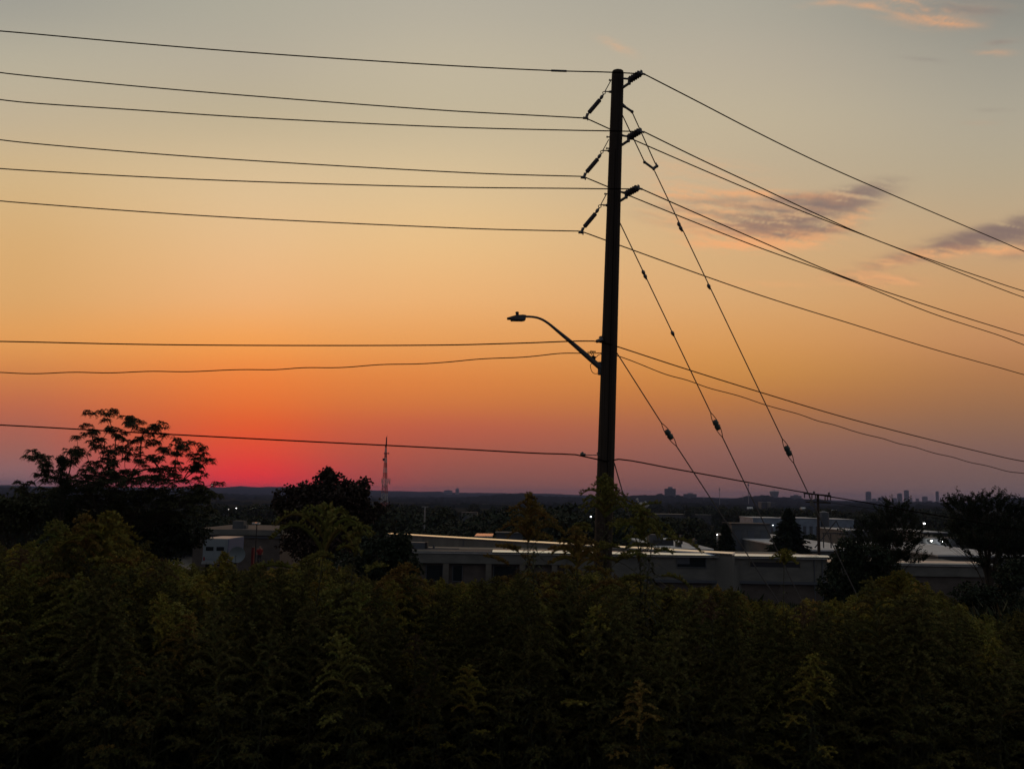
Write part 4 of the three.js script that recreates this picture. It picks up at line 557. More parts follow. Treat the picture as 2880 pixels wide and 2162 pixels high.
function tree(name, label, category, D, foot, trunkR, blobs, tuft, size, base, seed, o = {}) {
  const rnd = rng(seed), s = D / FPX, f = atZ(foot, 1500, D), bottom = V(f.x, groundY(f.x, -D) - 0.15, -D), leaf = new MB(), wood = new MB(), t = thing(name, label, category, bottom.clone(), 0, o.group);
  wood.col = [1, 1, 1];
  const C = blobs.map(([x, y, rx, ry, n, dz = 0]) => ({ c: atZ(x, y, D).add(V(0, 0, dz + (rnd() - 0.5) * ((o.spread ?? 0) * 2 + rx * s * 0.5))), r: V(rx * s, ry * s, Math.min(rx, 90) * s * 0.9), n }));
  const mean = C.reduce((a, b) => a.addScaledVector(b.c, 1 / C.length), V(0, 0, 0)), topY = Math.max(...C.map((b) => b.c.y)), fork = V(lerp(bottom.x, mean.x, 0.4), lerp(bottom.y, topY, 0.42), bottom.z);
  wood.tube([bottom, bottom.clone().lerp(fork, 0.5).add(V((rnd() - 0.5) * 0.1, 0, (rnd() - 0.5) * 0.1)), fork, V(lerp(fork.x, mean.x, 0.5), lerp(fork.y, topY, 0.4), fork.z)], trunkR, trunkR * 0.5, 8);
  const nodes = [{ p: fork }];
  if (o.chain) {
    const tips = C.slice(0, o.chain).map((b) => b.c).sort((a, b) => a.distanceTo(fork) - b.distanceTo(fork));
    for (const q of tips) { const best = nodes.reduce((m, n) => { const up = q.y - n.p.y, c = q.distanceTo(n.p) * (1 + (up < 0 ? 1.2 : 0)) + 0.22 * n.p.distanceTo(fork); return c < m[0] ? [c, n] : m; }, [1e9, null])[1]; const node = { p: q, parent: best, w: 1 }; for (let n = best; n; n = n.parent) n.w = (n.w ?? 1) + 1; nodes.push(node); }
    for (const n of nodes) if (n.parent) { const r = clamp(0.0055 * Math.sqrt(n.w), 0.005, 0.05), r0 = clamp(0.0055 * Math.sqrt((n.parent.w ?? 1)), 0.006, Math.max(0.008, r * 1.5)); wood.tube(bezier(n.parent.p, n.parent.p.clone().lerp(n.p, 0.5).add(V((rnd() - 0.5) * 0.12, 0.06, (rnd() - 0.5) * 0.1)), n.p, 4), r0, r, 4); }
  }
  C.forEach((b, bi) => {
    const chained = bi < (o.chain ?? 0), limb = chained ? Array(8).fill(b.c) : bezier(V(lerp(bottom.x, fork.x, 0.9), lerp(fork.y, b.c.y, 0.15), fork.z), V(lerp(fork.x, b.c.x, 0.35), lerp(fork.y, b.c.y, 0.75), lerp(fork.z, b.c.z, 0.5)), b.c.clone().add(V(0, b.r.y * 0.2, 0)), 7); if (!chained) wood.tube(limb, trunkR * (o.limb ?? 0.3) * Math.min(1, Math.sqrt(b.n / 26)), Math.max(0.004, trunkR * 0.06 * Math.min(1, b.n / 26)), 5);
    for (let k = 0; k < b.n * (o.many ?? 1); k++) {
      const d = rdir(rnd), m = (o.fill ? 0.35 : 0.55) + 0.5 * Math.sqrt(rnd()), p = V(b.c.x + d.x * b.r.x * m, b.c.y + d.y * b.r.y * m, b.c.z + d.z * b.r.z * m);
      if (p.y < bottom.y + 0.3) continue;
      const from = limb[3 + Math.floor(rnd() * 5)], out = p.clone().sub(b.c).setY(0.25 * (p.y - b.c.y)).normalize();
      if (k % 2 === 0 || !o.fill) wood.tube(bezier(from, from.clone().lerp(p, 0.5).add(V((rnd() - 0.5) * 0.1, 0.08 * rnd(), 0)), p, 3), Math.min(0.008, trunkR * 0.06), 0.003, 3);
      tuft(leaf, p, out, rnd, size * (0.7 + 0.6 * rnd()), base);
    }
  });
  const tg = wood.geo(), cg = leaf.geo(); tg.translate(-bottom.x, -bottom.y, -bottom.z); cg.translate(-bottom.x, -bottom.y, -bottom.z);
  part('trunk', tg, M.bark, t); part('crown', cg, M.leaf, t);
  return t;
}
const GREEN = [0.035, 0.05, 0.02], OLIVE = [0.05, 0.052, 0.022], DARKG = [0.024, 0.034, 0.018], MAPLE = [0.045, 0.03, 0.022];
const SPRAYS = [[270, 1162], [280, 1176], [297, 1157], [305, 1167], [327, 1155], [334, 1164], [351, 1171], [367, 1176], [357, 1184], [388, 1187], [398, 1201], [381, 1192], [249, 1199], [246, 1216], [239, 1228], [256, 1214], [280, 1218], [303, 1208], [324, 1204], [347, 1214], [337, 1228], [313, 1228], [293, 1235], [270, 1238], [249, 1235], [236, 1245], [256, 1258], [229, 1265], [219, 1275], [243, 1278], [270, 1262], [286, 1255], [310, 1255], [334, 1255], [357, 1241], [371, 1231], [401, 1228], [415, 1238], [428, 1204], [418, 1211], [408, 1218], [462, 1201], [452, 1211], [455, 1224], [472, 1196], [448, 1241], [435, 1255], [415, 1262], [398, 1278], [499, 1245], [509, 1235], [489, 1251], [539, 1245], [529, 1258], [516, 1255], [566, 1255], [559, 1265], [543, 1272], [526, 1275], [506, 1272], [482, 1268], [462, 1265], [442, 1272], [559, 1285], [573, 1295], [583, 1292], [553, 1302], [536, 1309], [556, 1315], [539, 1326], [522, 1319], [506, 1309], [489, 1299], [468, 1289], [448, 1292], [428, 1289], [408, 1302], [388, 1302], [371, 1265], [364, 1282], [340, 1289], [320, 1275], [303, 1289], [324, 1305], [297, 1312], [347, 1302], [276, 1292], [256, 1302], [236, 1302], [219, 1309], [233, 1329], [209, 1329], [263, 1336], [286, 1332], [310, 1322], [337, 1329], [377, 1326], [398, 1329], [425, 1315], [445, 1319], [472, 1315], [492, 1329], [519, 1339], [539, 1346], [506, 1353], [479, 1349], [452, 1342], [425, 1346], [377, 1346], [324, 1349], [290, 1353], [192, 1268], [202, 1272], [216, 1268], [104, 1272], [115, 1282], [98, 1289], [104, 1302], [128, 1289], [145, 1299], [118, 1326], [135, 1322], [128, 1336], [115, 1349], [145, 1339], [40, 1366], [30, 1376], [67, 1359], [84, 1356], [51, 1386], [78, 1380], [586, 1359], [576, 1369]];
{ const r = rng(12); for (let i = 0; i < 22; i++) { const a = r() * 6.283, q = Math.sqrt(r()); SPRAYS.push([345 + 215 * q * Math.cos(a), 1318 + 62 * q * Math.sin(a)]); } }
tree('feathery_tree', 'airy tree with drooping feathery leaves at left, reaching above the horizon', 'tree', 28, 345, 0.15, [...SPRAYS.map(([x, y]) => [x, y + 2, 12, 9, 4]), [330, 1345, 150, 26, 60], [470, 1352, 70, 18, 24], [300, 1385, 170, 26, 120], [150, 1385, 100, 20, 40], [480, 1388, 110, 24, 90], [575, 1395, 36, 14, 12], [330, 1430, 220, 46, 150], [520, 1425, 80, 36, 60]], compoundTuft, 0.148, OLIVE, 71, { limb: 0.2, spread: 0.7, chain: SPRAYS.length });
tree('maple_tree', 'dense dark maple between the red glow and the radio tower', 'tree', 30, 920, 0.17, [[924, 1322, 7, 12, 12], [920, 1338, 18, 14, 22], [905, 1355, 36, 22, 36], [932, 1350, 24, 22, 24], [830, 1378, 36, 14, 24], [870, 1385, 60, 34, 80], [960, 1390, 80, 40, 120], [1030, 1356, 14, 12, 8], [985, 1362, 26, 16, 18], [1015, 1375, 30, 20, 26], [1000, 1400, 50, 40, 70], [800, 1420, 34, 40, 60], [780, 1400, 14, 24, 12], [900, 1450, 130, 60, 260], [1000, 1450, 60, 60, 110], [1040, 1435, 40, 22, 22], [1075, 1425, 20, 16, 8], [900, 1520, 130, 60, 220]], broadTuft, 0.17, MAPLE, 72, { fill: true });
tree('dark_bush', 'black leafy bush below the maple, against the left end of the low building', 'bush', 25, 1090, 0.08, [[1112, 1530, 50, 40, 80], [1140, 1570, 50, 40, 80], [1060, 1570, 70, 60, 120], [960, 1600, 110, 60, 200], [1165, 1600, 22, 16, 14], [1080, 1620, 90, 50, 120]], broadTuft, 0.14, DARKG, 73, { fill: true });
tree('hillside_tree', 'dark ragged tree standing behind the black bush, left of the spiky tree', 'tree', 45, 2480, 0.2, [[2520, 1432, 26, 22, 18], [2540, 1455, 20, 26, 14], [2490, 1465, 36, 26, 26], [2465, 1500, 46, 26, 40], [2520, 1500, 60, 44, 80], [2538, 1515, 22, 30, 24], [2440, 1540, 50, 24, 34], [2495, 1550, 80, 34, 90], [2570, 1575, 40, 10, 12], [2460, 1600, 60, 40, 60]], sprayTuft, 0.36, DARKG, 74, { many: 0.85 });
tree('spiky_tree', 'dark tree with a fan of spiky upright twigs near the right edge', 'tree', 40, 2770, 0.2, [[2728, 1408, 24, 10, 7], [2768, 1404, 34, 10, 11], [2800, 1408, 20, 12, 7], [2760, 1428, 54, 20, 36], [2790, 1450, 50, 36, 70], [2710, 1438, 40, 14, 18], [2690, 1425, 22, 8, 7], [2725, 1480, 44, 26, 40], [2850, 1450, 34, 20, 18], [2870, 1436, 20, 14, 8], [2860, 1490, 50, 30, 46], [2780, 1510, 90, 40, 130], [2690, 1535, 36, 16, 12], [2880, 1545, 60, 40, 60], [2800, 1565, 70, 36, 80]], sprayTuft, 0.36, DARKG, 75, { many: 0.72 });
tree('dark_bush', 'black rounded bush standing in front of the low pale building at right', 'bush', 28, 2410, 0.1, [[2378, 1535, 24, 16, 20], [2370, 1570, 34, 26, 50], [2440, 1560, 70, 34, 110], [2400, 1610, 80, 44, 170], [2340, 1650, 44, 40, 80], [2440, 1645, 70, 46, 130], [2400, 1690, 90, 30, 100], [2490, 1600, 40, 24, 30]], broadTuft, 0.15, DARKG, 76, { fill: true });
tree('dark_bush', 'low black bush at the right edge under the spiky tree', 'bush', 26, 2790, 0.08, [[2740, 1668, 70, 32, 90], [2850, 1620, 50, 50, 110], [2800, 1690, 110, 40, 130]], broadTuft, 0.15, DARKG, 77, { fill: true });
tree('dark_bush', 'dark shrub at the far left edge beneath the feathery tree', 'bush', 27, 60, 0.08, [[40, 1410, 70, 22, 70], [120, 1430, 90, 34, 110], [20, 1460, 90, 40, 120], [-40, 1430, 60, 40, 80]], broadTuft, 0.16, OLIVE, 78, { fill: true });
tree('dark_bush', 'dark shrub under the feathery tree, left of the low building', 'bush', 30, 420, 0.08, [[300, 1470, 130, 40, 160], [440, 1470, 110, 44, 150], [530, 1500, 70, 40, 90], [200, 1470, 100, 40, 120], [420, 1540, 140, 40, 140]], broadTuft, 0.16, DARKG, 79, { fill: true });
tree('round_bush', 'narrow dark bush with a round knob on top, left of the feathery tree', 'bush', 26.5, 176, 0.05, [[173, 1291, 13, 13, 110], [174, 1312, 12, 12, 60], [168, 1340, 22, 22, 90], [182, 1368, 30, 22, 100], [170, 1410, 34, 34, 120]], broadTuft, 0.055, DARKG, 80, { fill: true });
function conifer(name, label, D, px, pyTop, halfPx, pyBase, seed) {
  const rnd = rng(seed), top = atZ(px, pyTop, D), gy = groundY(0, -D) - 0.2, s = D / FPX, H = top.y - gy, low = H * 0.93, t = thing(name, label, 'conifer', [top.x, gy, -D]), w = new MB(), f = new MB();
  w.tube([V(0, 0, 0), V(0, H, 0)], 0.16, 0.02, 7);
  const n = Math.max(10, Math.floor(low / 0.17));
  for (let i = 0; i < n; i++) { const k = (i + rnd() * 0.6) / n, y = H - low * k, R = halfPx * s * Math.pow(Math.min(1, k * low / ((pyBase - pyTop) * s)), 0.8) * (0.75 + 0.4 * rnd()) + 0.12, m = 8;
    for (let j = 0; j < m; j++) { const a = j / m * 6.283 + rnd() * 0.8 + i, L = R * (0.7 + 0.45 * rnd()), d = V(Math.cos(a), 0, Math.sin(a)), q = bezier(V(0, y, 0), V(d.x * L * 0.5, y - L * 0.05, d.z * L * 0.5), V(d.x * L, y - L * (0.3 - 0.25 * k * 0) + 0.1 * L, d.z * L), 5); w.tube(q, 0.03, 0.008, 3);
      for (let e = 1; e <= 5; e++) for (let u = 0; u < 5; u++) { tone(f, [0.02, 0.03, 0.018], 0.6, rnd); const ld = d.clone().multiplyScalar(0.7).add(V((rnd() - 0.5) * 1.3, -0.45 * rnd(), (rnd() - 0.5) * 1.3)).normalize(), sd = V(0, 0, 0).crossVectors(ld, rdir(rnd)).normalize(); f.leaf(q[e].clone().add(V(0, 0.04, 0)), ld, sd, 0.34 + R * 0.16, 0.13 + R * 0.05, 0.2); } } }
  part('trunk', w.geo(), M.bark, t); part('crown', f.geo(), M.leaf, t);
}
conifer('spruce_tree', 'dark broad spruce left of the small wooden pole', 132, 2217, 1432, 56, 1560, 90);
conifer('spruce_tree', 'small dark pointed conifer left of the grey block', 128, 2042, 1470, 26, 1565, 91);

// woods and hedges of the valley: a mass nobody could count
{
  const rnd = rng(44), vis = [[0, 1425], [600, 1440], [760, 1450], [1040, 1432], [1240, 1425], [1330, 1440], [1500, 1430], [1700, 1436], [1960, 1458], [2050, 1478], [2130, 1492], [2250, 1484], [2340, 1482], [2420, 1488], [2500, 1476], [2880, 1478]], farVis = [[0, 1402], [600, 1416], [1000, 1420], [1150, 1416], [1500, 1420], [1900, 1418], [2100, 1424], [2300, 1430], [2880, 1428]];
  const clear = [[2112, 2408, 1452, 1482, 420], [1795, 2010, 1446, 1456, 640], [1296, 1344, 1440, 1452, 560], [1185, 1206, 1424, 1470, 240], [2590, 2668, 1494, 1503, 255], [2376, 2442, 1490, 1497, 262], [2594, 2606, 1465, 1480, 300], [2580, 2702, 1510, 1530, 205], [635, 718, 1424, 1438, 500], [1655, 1670, 1446, 1460, 420], [2262, 2480, 1500, 1548, 210], [1850, 2004, 1510, 1545, 190], [2168, 2180, 1470, 1484, 330], [2728, 2744, 1458, 1472, 260]];
  const crowns = [0, 1, 2, 3, 4].map((v) => { const r = rng(100 + v), mb = new MB(), lobes = Array.from({ length: 7 }, () => ({ c: V((r() - 0.5) * 0.62, 0.5 + (r() - 0.35) * 0.6, (r() - 0.5) * 0.62), q: 0.16 + 0.16 * r() }));
    mb.col = [0.02, 0.016, 0.012]; mb.tube([V(0, 0, 0), V(0.01, 0.5, 0)], 0.03, 0.015, 5);
    for (const b of lobes) for (let k = 0; k < 60; k++) { const d = rdir(r), p = b.c.clone().addScaledVector(d, b.q * (0.75 + 0.35 * r())), e = rdir(r), s = V(0, 0, 0).crossVectors(d, e).normalize(); tone(mb, v === 2 ? [0.04, 0.045, 0.02] : [0.028, 0.038, 0.02], 0.7, r); mb.leaf(p.addScaledVector(s, -0.04), s.clone().addScaledVector(d, 0.3).normalize(), d.clone().cross(s).normalize(), 0.12, 0.1, 0.2); }
    return mb.geo(); });
  const sets = crowns.map(() => []);
  for (let i = 0; i < 9000; i++) {
    const d = 190 * Math.pow(14, Math.pow(rnd(), 0.85)), px = -350 + 3600 * rnd(), h = (5 + 8 * rnd()) * (d > 900 ? 1.15 : 1), cl = fbm(px / 260, Math.log(d) * 4, 3); if (cl < 0.4) continue;
    const r = ray(px, 1400), k = d / Math.hypot(r.x, r.z), x = r.x * k, z = r.z * k, gy = groundY(x, z) - 0.4, q = V(x, gy + h, z).sub(EYEP).applyQuaternion(QI), sx = CX - q.x / q.z * FPX, sy = CY + q.y / q.z * FPX, wpx = h * 0.45 / d * FPX, bot = sy + h / d * FPX;
    if (sy < interp(d < 500 ? vis : farVis, sx) + rnd() * 10) continue;
    if (clear.some(([a, b, c, e, D]) => d < D + 12 && sx > a - wpx && sx < b + wpx && sy < e && bot > c)) continue;
    if (d < 230 && sx > 1840 && sx < 2720 && sy < 1545) continue;
    sets[Math.floor(rnd() * 5)].push(new THREE.Matrix4().compose(V(x, gy, z), new THREE.Quaternion().setFromAxisAngle(V(0, 1, 0), rnd() * 6.28), V(h * (0.8 + 0.5 * rnd()), h, h * (0.8 + 0.5 * rnd()))));
  }
  const g = new THREE.Group(); g.name = 'woodland'; g.userData = { label: 'dark woods and hedges covering the valley floor', category: 'woods', kind: 'stuff' }; scene.add(g);
  sets.forEach((s, v) => { const m = new THREE.InstancedMesh(crowns[v], M.leaf, s.length); m.name = 'tree_mass'; s.forEach((x, i) => m.setMatrixAt(i, x)); m.castShadow = m.receiveShadow = true; g.add(m); });
  console.log('woodland', sets.map((s) => s.length).join(' '));
}

// ---------------------------------------------------------------- goldenrod on the slope in front
const STEMC = [0.06, 0.055, 0.032], LEAF0 = [0.058, 0.061, 0.025], BLOOM = [[0.27, 0.225, 0.055], [0.22, 0.205, 0.06], [0.26, 0.175, 0.055], [0.12, 0.085, 0.05], [0.105, 0.095, 0.036]];
function goldenrod(seed, o) {                       // a plant one unit high in metres: stem, leaves and plume
  const rnd = rng(seed), h = o.h, lean = V((rnd() - 0.5) * 0.16, 0, (rnd() - 0.5) * 0.16).add(o.lean ?? V(0, 0, 0)), axis = bezier(V(0, 0, 0), V(lean.x * 0.2 * h, h * 0.55, lean.z * 0.2 * h), V(lean.x * h, h, lean.z * h), 16), at = (t) => { const k = clamp(t, 0, 1) * 16, i = Math.min(15, Math.floor(k)); return axis[i].clone().lerp(axis[i + 1], k - i); };
  const stem = new MB(), leaf = new MB(), bloom = new MB(), bc = BLOOM[o.hue ?? Math.floor(rnd() * 3)].map((v) => v * (o.tone ?? 1)), LEAFC = LEAF0.map((v) => v * (o.tone ?? 1));
  stem.col = STEMC; stem.tube(axis, 0.0055, 0.0022, 4);
  const p0 = o.plume ? 1 - o.plume / h : 0.99, n = Math.floor(h * (o.leaves ?? 46));
  const blade = (p, a, L, drop) => { const out = V(Math.cos(a), 0.25 - drop, Math.sin(a)).normalize(), s = V(-Math.sin(a), 0, Math.cos(a)); tone(leaf, LEAFC, 0.7, rnd); leaf.leaf(p, out, s, L, L * (o.broad ?? 0.16), 0.3); };
  for (let i = 0; i < n; i++) { const t = 0.12 + (p0 + 0.02 - 0.12) * (i + rnd()) / n; blade(at(t), i * 2.4 + rnd() * 0.5, (o.leafLen ?? 0.1) * (0.55 + 0.6 * Math.sin(Math.PI * clamp(t / p0, 0.1, 0.95))) * (0.8 + 0.4 * rnd()), 0.3 * rnd()); }
  const heads = (q, r0) => { bloom.col = bc.map((v) => v * (0.75 + 0.3 * rnd())); bloom.tube(q, (t) => r0 * (0.9 - 0.5 * t), 0, 5); for (let i = 1; i < q.length; i++) { const d = q[i].clone().sub(q[i - 1]), m = Math.max(2, Math.round(d.length() / (r0 * 0.62))); d.normalize(); const s = V(0, 0, 0).crossVectors(d, V(0, 1, 0)).normalize(), u = V(0, 0, 0).crossVectors(s, d).normalize();
    for (let k = 0; k < m; k++) { const c = q[i - 1].clone().lerp(q[i], (k + rnd()) / m), w = (rnd() - 0.5) * 2, r = r0 * (0.7 + 0.6 * rnd()), o1 = u.clone().multiplyScalar(1 - 0.5 * Math.abs(w)).addScaledVector(s, w * 0.9).addScaledVector(d, 0.35).normalize(), e = c.clone().addScaledVector(o1, r * (0.4 + 1.2 * rnd())), x = V(0, 0, 0).crossVectors(o1, d).normalize(), y = V(0, 0, 0).crossVectors(o1, x), tip = e.clone().addScaledVector(o1, r * 1.3), B = [0, 1, 2].map((z) => e.clone().addScaledVector(x, r * 0.75 * Math.cos(z * 2.09)).addScaledVector(y, r * 0.75 * Math.sin(z * 2.09)));
      tone(bloom, bc, 0.8, rnd); for (let z = 0; z < 3; z++) bloom.tri(B[z], B[(z + 1) % 3], tip); bloom.tri(B[0], B[2], B[1]); } } };
  if (o.plume) {
    const nb = o.branches ?? 22; const side = o.side ?? (rnd() * 6.28);
    for (let i = 0; i < nb; i++) { const k = i / nb, t = lerp(p0, 1, k ** 0.9), a = i * 2.4 + rnd(), L = (o.reach ?? 0.17) * (1.02 - k) * (0.75 + 0.5 * rnd()) + 0.03, d = V(Math.cos(a), 0, Math.sin(a)).add(V(Math.cos(side), 0, Math.sin(side)).multiplyScalar(0.45)).normalize(), b = at(t), rise = o.rise ?? 0.55;
      const q = bezier(b, b.clone().addScaledVector(d, L * 0.55).add(V(0, L * rise, 0)), b.clone().addScaledVector(d, L).add(V(0, L * (rise * 0.9 - (o.droop ?? 0.45)), 0)), 6); stem.tube(q, 0.0018, 0.001, 3); heads(q, o.head ?? 0.0105); if (rnd() < 0.5) blade(b, a + 0.3, 0.045, 0.1); }
    heads([at(0.985), at(1), at(1).add(V(lean.x * 0.05, 0.02, 0))], o.head ?? 0.0105);
    for (let i = 0; i < (o.laterals ?? 0); i++) { const t = p0 - 0.03 - 0.26 * (i + rnd()) / (o.laterals), a = i * 2.4 + rnd() + side, L = (o.lat ?? 0.16) * (1 + rnd()), d = V(Math.cos(a), 0, Math.sin(a)), b = at(t), q = bezier(b, b.clone().addScaledVector(d, L * 0.6).add(V(0, L * 0.45, 0)), b.clone().addScaledVector(d, L).add(V(0, L * (0.42 - 0.45 * rnd()), 0)), 8); stem.tube(q, 0.0024, 0.0012, 3); heads(q.slice(3), (o.head ?? 0.0105) * 0.9); for (let e = 1; e < 8; e++) { blade(q[e], a + (e % 2 ? 1 : -1), 0.045, 0.15); if (e > 3) { const dd = V(Math.cos(a + (e % 2 ? 1.2 : -1.2)), 0.3, Math.sin(a + (e % 2 ? 1.2 : -1.2))), l = 0.07 * (1.2 - e / 10); heads(bezier(q[e], q[e].clone().addScaledVector(dd, l * 0.6).add(V(0, 0.01, 0)), q[e].clone().addScaledVector(dd, l).add(V(0, -0.015, 0)), 3), (o.head ?? 0.0105) * 0.75); } } }
  }
  return { stem, leaf, bloom, h };
}
const SIL = [[-400, 1500], [0, 1525], [100, 1512], [180, 1508], [330, 1515], [420, 1560], [550, 1585], [600, 1608], [700, 1612], [760, 1592], [800, 1605], [880, 1560], [960, 1585], [1050, 1630], [1150, 1610], [1250, 1640], [1350, 1655], [1430, 1630], [1480, 1600], [1550, 1605], [1620, 1600], [1700, 1615], [1790, 1630], [1800, 1640], [1900, 1650], [2000, 1650], [2100, 1680], [2250, 1700], [2350, 1690], [2420, 1700], [2490, 1645], [2560, 1632], [2620, 1665], [2700, 1715], [2800, 1740], [2880, 1710], [3300, 1700]];
{
  const kinds = [];
  for (let i = 0; i < 8; i++) kinds.push({ ...goldenrod(200 + i, { h: 1.25, plume: 0.3 + 0.04 * (i % 3), branches: 24 + (i % 4) * 2, reach: 0.11 + 0.02 * (i % 3), laterals: i % 3 ? 6 : 4, head: 0.0072, lat: 0.12, hue: [0, 1, 1, 0, 2, 1, 0, 1][i], leaves: 95, leafLen: 0.078, broad: 0.15 }), w: 1 });
  for (let i = 0; i < 3; i++) kinds.push({ ...goldenrod(220 + i, { h: 1.2, plume: 0.42, branches: 30, reach: 0.13, laterals: 8, leaves: 85, leafLen: 0.06, broad: 0.15, hue: 4, head: 0.0075, lat: 0.12 }), w: 1.6 });
  const leafy = 3 * 1.6; const mid_ = kinds.splice(8, 3); for (let i = 0; i < 2; i++) kinds.push({ ...goldenrod(240 + i, { h: 1.35, plume: 0.14, branches: 12, reach: 0.08, laterals: 2, leaves: 40, leafLen: 0.07, hue: 3, head: 0.006, lat: 0.08 }), w: 0.5 }); kinds.push(...mid_);
  const total = kinds.reduce((a, k) => a + k.w, 0), sets = kinds.map(() => []), tints = kinds.map(() => []), rnd = rng(9);
  for (let i = 0; i < 9500; i++) {
    const d = 4.7 + 14 * Math.pow(rnd(), 0.95), px = -560 + 4000 * rnd(), r = ray(px, 1500), k = d / -r.z, x = r.x * k, z = -d; if (rnd() > 0.45 + 0.55 * Math.min(1, d / 8)) continue;
    const gy = groundY(x, z) - 0.04, sil = interp(SIL, px), lim = atZ(px, sil, d).y - gy, patch = fbm(px / 170 + 3, d * 0.55, 3), want = 1.05 + 0.85 * patch + (rnd() - 0.5) * 0.4, h = Math.min(want, lim * (0.6 + 0.4 * Math.pow(rnd(), 0.8)) + 0.12 * (fbm(px / 45, 2, 2) - 0.5)); if (h < 0.35) continue;
    let w = rnd() * total, v = 0; if (d < 6.6 && rnd() < 0.6) w = total - rnd() * leafy; while ((w -= kinds[v].w) > 0 && v < kinds.length - 1) v++;
    const tilt = new THREE.Quaternion().setFromEuler(new THREE.Euler((rnd() - 0.5) * 0.3, rnd() * 6.28, (rnd() - 0.5) * 0.3)), sc = h / kinds[v].h, wd = sc * (0.9 + 0.3 * rnd());
    sets[v].push(new THREE.Matrix4().compose(V(x, gy, z), tilt, V(wd, sc, wd))); const c = (0.64 + 0.86 * fbm(px / 300 + 20, d * 0.4, 3)) * (0.8 + 0.4 * rnd()); tints[v].push(c);
  }
  const g = new THREE.Group(); g.name = 'goldenrod_field'; g.userData = { label: 'dense mass of goldenrod covering the slope in front', category: 'goldenrod', kind: 'stuff' }; scene.add(g);
  kinds.forEach((k, v) => { for (const [part_, geo, m] of [['stems', k.stem, M.leaf], ['leaves', k.leaf, M.leaf], ['flower_plumes', k.bloom, M.bloom]]) { if (!geo.p.length) continue; const im = new THREE.InstancedMesh(geo.geo(), m, sets[v].length); im.name = part_; const c = new THREE.Color(); sets[v].forEach((x, i) => { im.setMatrixAt(i, x); im.setColorAt(i, c.setRGB(tints[v][i], tints[v][i], tints[v][i] * 0.95)); }); im.castShadow = im.receiveShadow = true; g.add(im); } });
  console.log('goldenrod', sets.map((s) => s.length).join(' '), 'tris', kinds.map((k) => (k.stem.p.length + k.leaf.p.length + k.bloom.p.length) / 9).join(' '));
  // rough low growth further down the slope, hiding the bare ground
  const low = [0, 1].map((v) => { const r = rng(300 + v), mb = new MB(); for (let k = 0; k < 260; k++) { const a = r() * 6.28, q = Math.sqrt(r()) * 0.5, p = V(Math.cos(a) * q, r() * 0.55 * (1 - q), Math.sin(a) * q), d = V(r() - 0.5, 0.5 + r() * 0.6, r() - 0.5).normalize(); tone(mb, [0.036, 0.045, 0.02], 0.7, r); mb.leaf(p, d, V(0, 0, 0).crossVectors(d, rdir(r)).normalize(), 0.24, 0.045, 0.2); } return mb.geo(); });
  const m2 = [[], []]; for (let i = 0; i < 9000; i++) { const d = 5.2 + 85 * Math.pow(rnd(), 0.8), px = -600 + 4100 * rnd(), r = ray(px, 1500), k = d / -r.z, s = (0.7 + 0.8 * rnd()) * (d < 16 ? 0.9 : 1.2 + d * 0.01); m2[i % 2].push(new THREE.Matrix4().compose(V(r.x * k, groundY(0, -d) - 0.06, -d), new THREE.Quaternion().setFromAxisAngle(V(0, 1, 0), rnd() * 6.28), V(s, s, s))); }
  const u = new THREE.Group(); u.name = 'undergrowth'; u.userData = { label: 'rough low weeds and grass covering the slope', category: 'weeds', kind: 'stuff' }; scene.add(u);
  low.forEach((q, v) => { const im = new THREE.InstancedMesh(q, M.leaf, m2[v].length); im.name = 'weeds'; m2[v].forEach((x, i) => im.setMatrixAt(i, x)); im.castShadow = im.receiveShadow = true; u.add(im); });
}
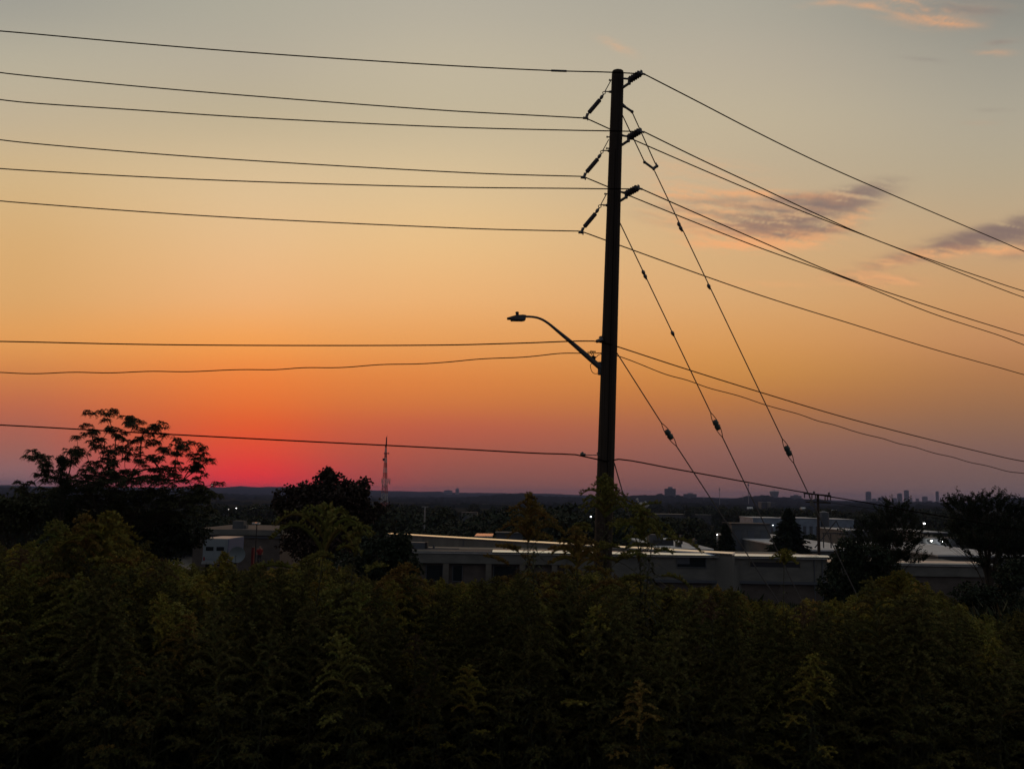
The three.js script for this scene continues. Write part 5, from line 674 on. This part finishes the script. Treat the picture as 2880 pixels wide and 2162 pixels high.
// the plants that stand out of the mass
for (const [x, y, d, seed, label, o] of [
  [1703, 1342, 5.98, 401, 'tallest goldenrod, standing right in front of the wooden pole', { plume: 0.3, branches: 30, reach: 0.2, laterals: 9, leaves: 60, hue: 1 }],
  [1490, 1392, 5.85, 402, 'tall goldenrod spire left of the pole, its tip on the horizon', { plume: 0.34, branches: 30, reach: 0.2, laterals: 8, hue: 2, leaves: 56 }],
  [1806, 1432, 5.72, 403, 'goldenrod with a nodding plume just right of the pole', { plume: 0.22, branches: 20, reach: 0.2, laterals: 6, side: 0, lean: V(0.05, 0, 0), hue: 1, droop: 0.6 }],
  [1614, 1488, 5.59, 404, 'goldenrod standing close to the left of the pole, below its taller neighbours', { plume: 0.26, branches: 26, reach: 0.16, laterals: 7, hue: 2 }],
  [918, 1428, 5.46, 405, 'goldenrod with long curved finger-like plumes in front of the maple', { plume: 0.34, branches: 13, reach: 0.34, laterals: 2, leaves: 30, rise: 0.85, droop: 0.5, hue: 1, head: 0.015, lat: 0.3 }],
  [1012, 1478, 5.46, 406, 'single curved goldenrod wand right of the finger-like plumes, in front of the maple', { plume: 0.2, branches: 9, reach: 0.1, laterals: 2, lean: V(0.12, 0, 0), hue: 1, head: 0.014 }],
  [312, 1448, 5.46, 407, 'broad olive goldenrod plume under the feathery tree, the highest of the left group', { plume: 0.3, branches: 30, reach: 0.24, laterals: 5, hue: 0, head: 0.013, lat: 0.26, tone: 0.7 }],
  [232, 1452, 5.46, 408, 'goldenrod plume leaning left under the feathery tree', { plume: 0.24, branches: 18, reach: 0.15, laterals: 3, lean: V(-0.12, 0, 0), side: 3.1, hue: 2 }],
  [162, 1470, 5.46, 409, 'goldenrod plume bent over to the left, leftmost of the group under the feathery tree', { plume: 0.2, branches: 16, reach: 0.16, laterals: 3, lean: V(-0.22, 0, 0), side: 3.1, droop: 0.8, hue: 1 }],
  [1150, 1590, 5.98, 410, 'bushy orange-tinted goldenrod in front of the left end of the low building', { plume: 0.36, branches: 32, reach: 0.26, laterals: 9, hue: 2 }],
  [2540, 1612, 6.24, 411, 'broad mounded goldenrod in front of the black bush at right', { plume: 0.3, branches: 32, reach: 0.3, laterals: 10, hue: 0, tone: 0.6 }],
  [2350, 1692, 5.98, 412, 'goldenrod with flat drooping plumes below the black bush at right', { plume: 0.22, branches: 24, reach: 0.26, laterals: 6, droop: 0.7, hue: 0 }],
  [630, 1560, 5.98, 413, 'short goldenrod spire in front of the box van and the dish', { plume: 0.24, branches: 22, reach: 0.11, laterals: 3, hue: 0 }],
  [2214, 1552, 5.98, 414, 'thin tall weed with a small yellow head in front of the low pale building', { plume: 0.09, branches: 14, reach: 0.07, laterals: 0, leaves: 24, leafLen: 0.07, hue: 0 }],
  [1832, 1532, 5.72, 415, 'dark leafy weed with upright narrow leaves right of the pole', { leaves: 90, leafLen: 0.16, broad: 0.14 }],
  [1500, 1545, 5.46, 416, 'dark leafy weed in front of the white roof edge left of the pole', { leaves: 80, leafLen: 0.13, broad: 0.18 }],
  [655, 1905, 4.96, 417, 'pale goldenrod plume low in the near foreground, left of centre', { plume: 0.24, branches: 22, reach: 0.16, laterals: 2, droop: 0.75, hue: 0, tone: 0.5, head: 0.008, lat: 0.1 }],
  [1840, 2040, 4.65, 418, 'pale weed tips at the bottom of the picture, right of centre', { plume: 0.12, branches: 12, reach: 0.07, laterals: 1, hue: 1, tone: 0.45, head: 0.007, lat: 0.08 }],
]) {
  const tip = atZ(x, y, d), leanx = (o.lean?.x ?? 0), gy = groundY(0, -d) - 0.04, h = tip.y - gy, p = goldenrod(seed, { tone: 0.8, ...o, h, leaves: (o.leaves ?? 60) * 1.7, leafLen: o.leafLen ?? 0.085, lat: o.lat ?? 0.2, laterals: o.laterals ? Math.round(o.laterals * 1.9) : 0 }), weed = !o.plume, t = thing(weed ? 'weed_plant' : 'goldenrod_plant', label, weed ? 'weed' : 'goldenrod', [tip.x, gy, -d], 0);
  const q = p.stem.p, n = q.length; let mx = 0, my = -1, mz = 0; for (let i = 0; i < n; i += 3) if (q[i + 1] > my) { my = q[i + 1]; mx = q[i]; mz = q[i + 2]; } t.position.x -= mx; t.position.z -= mz;
  part('stem', p.stem.geo(), M.leaf, t); part('leaves', p.leaf.geo(), M.leaf, t); if (p.bloom.p.length) part('flower_plume', p.bloom.geo(), M.bloom, t);
}

renderer.render(scene, camera);
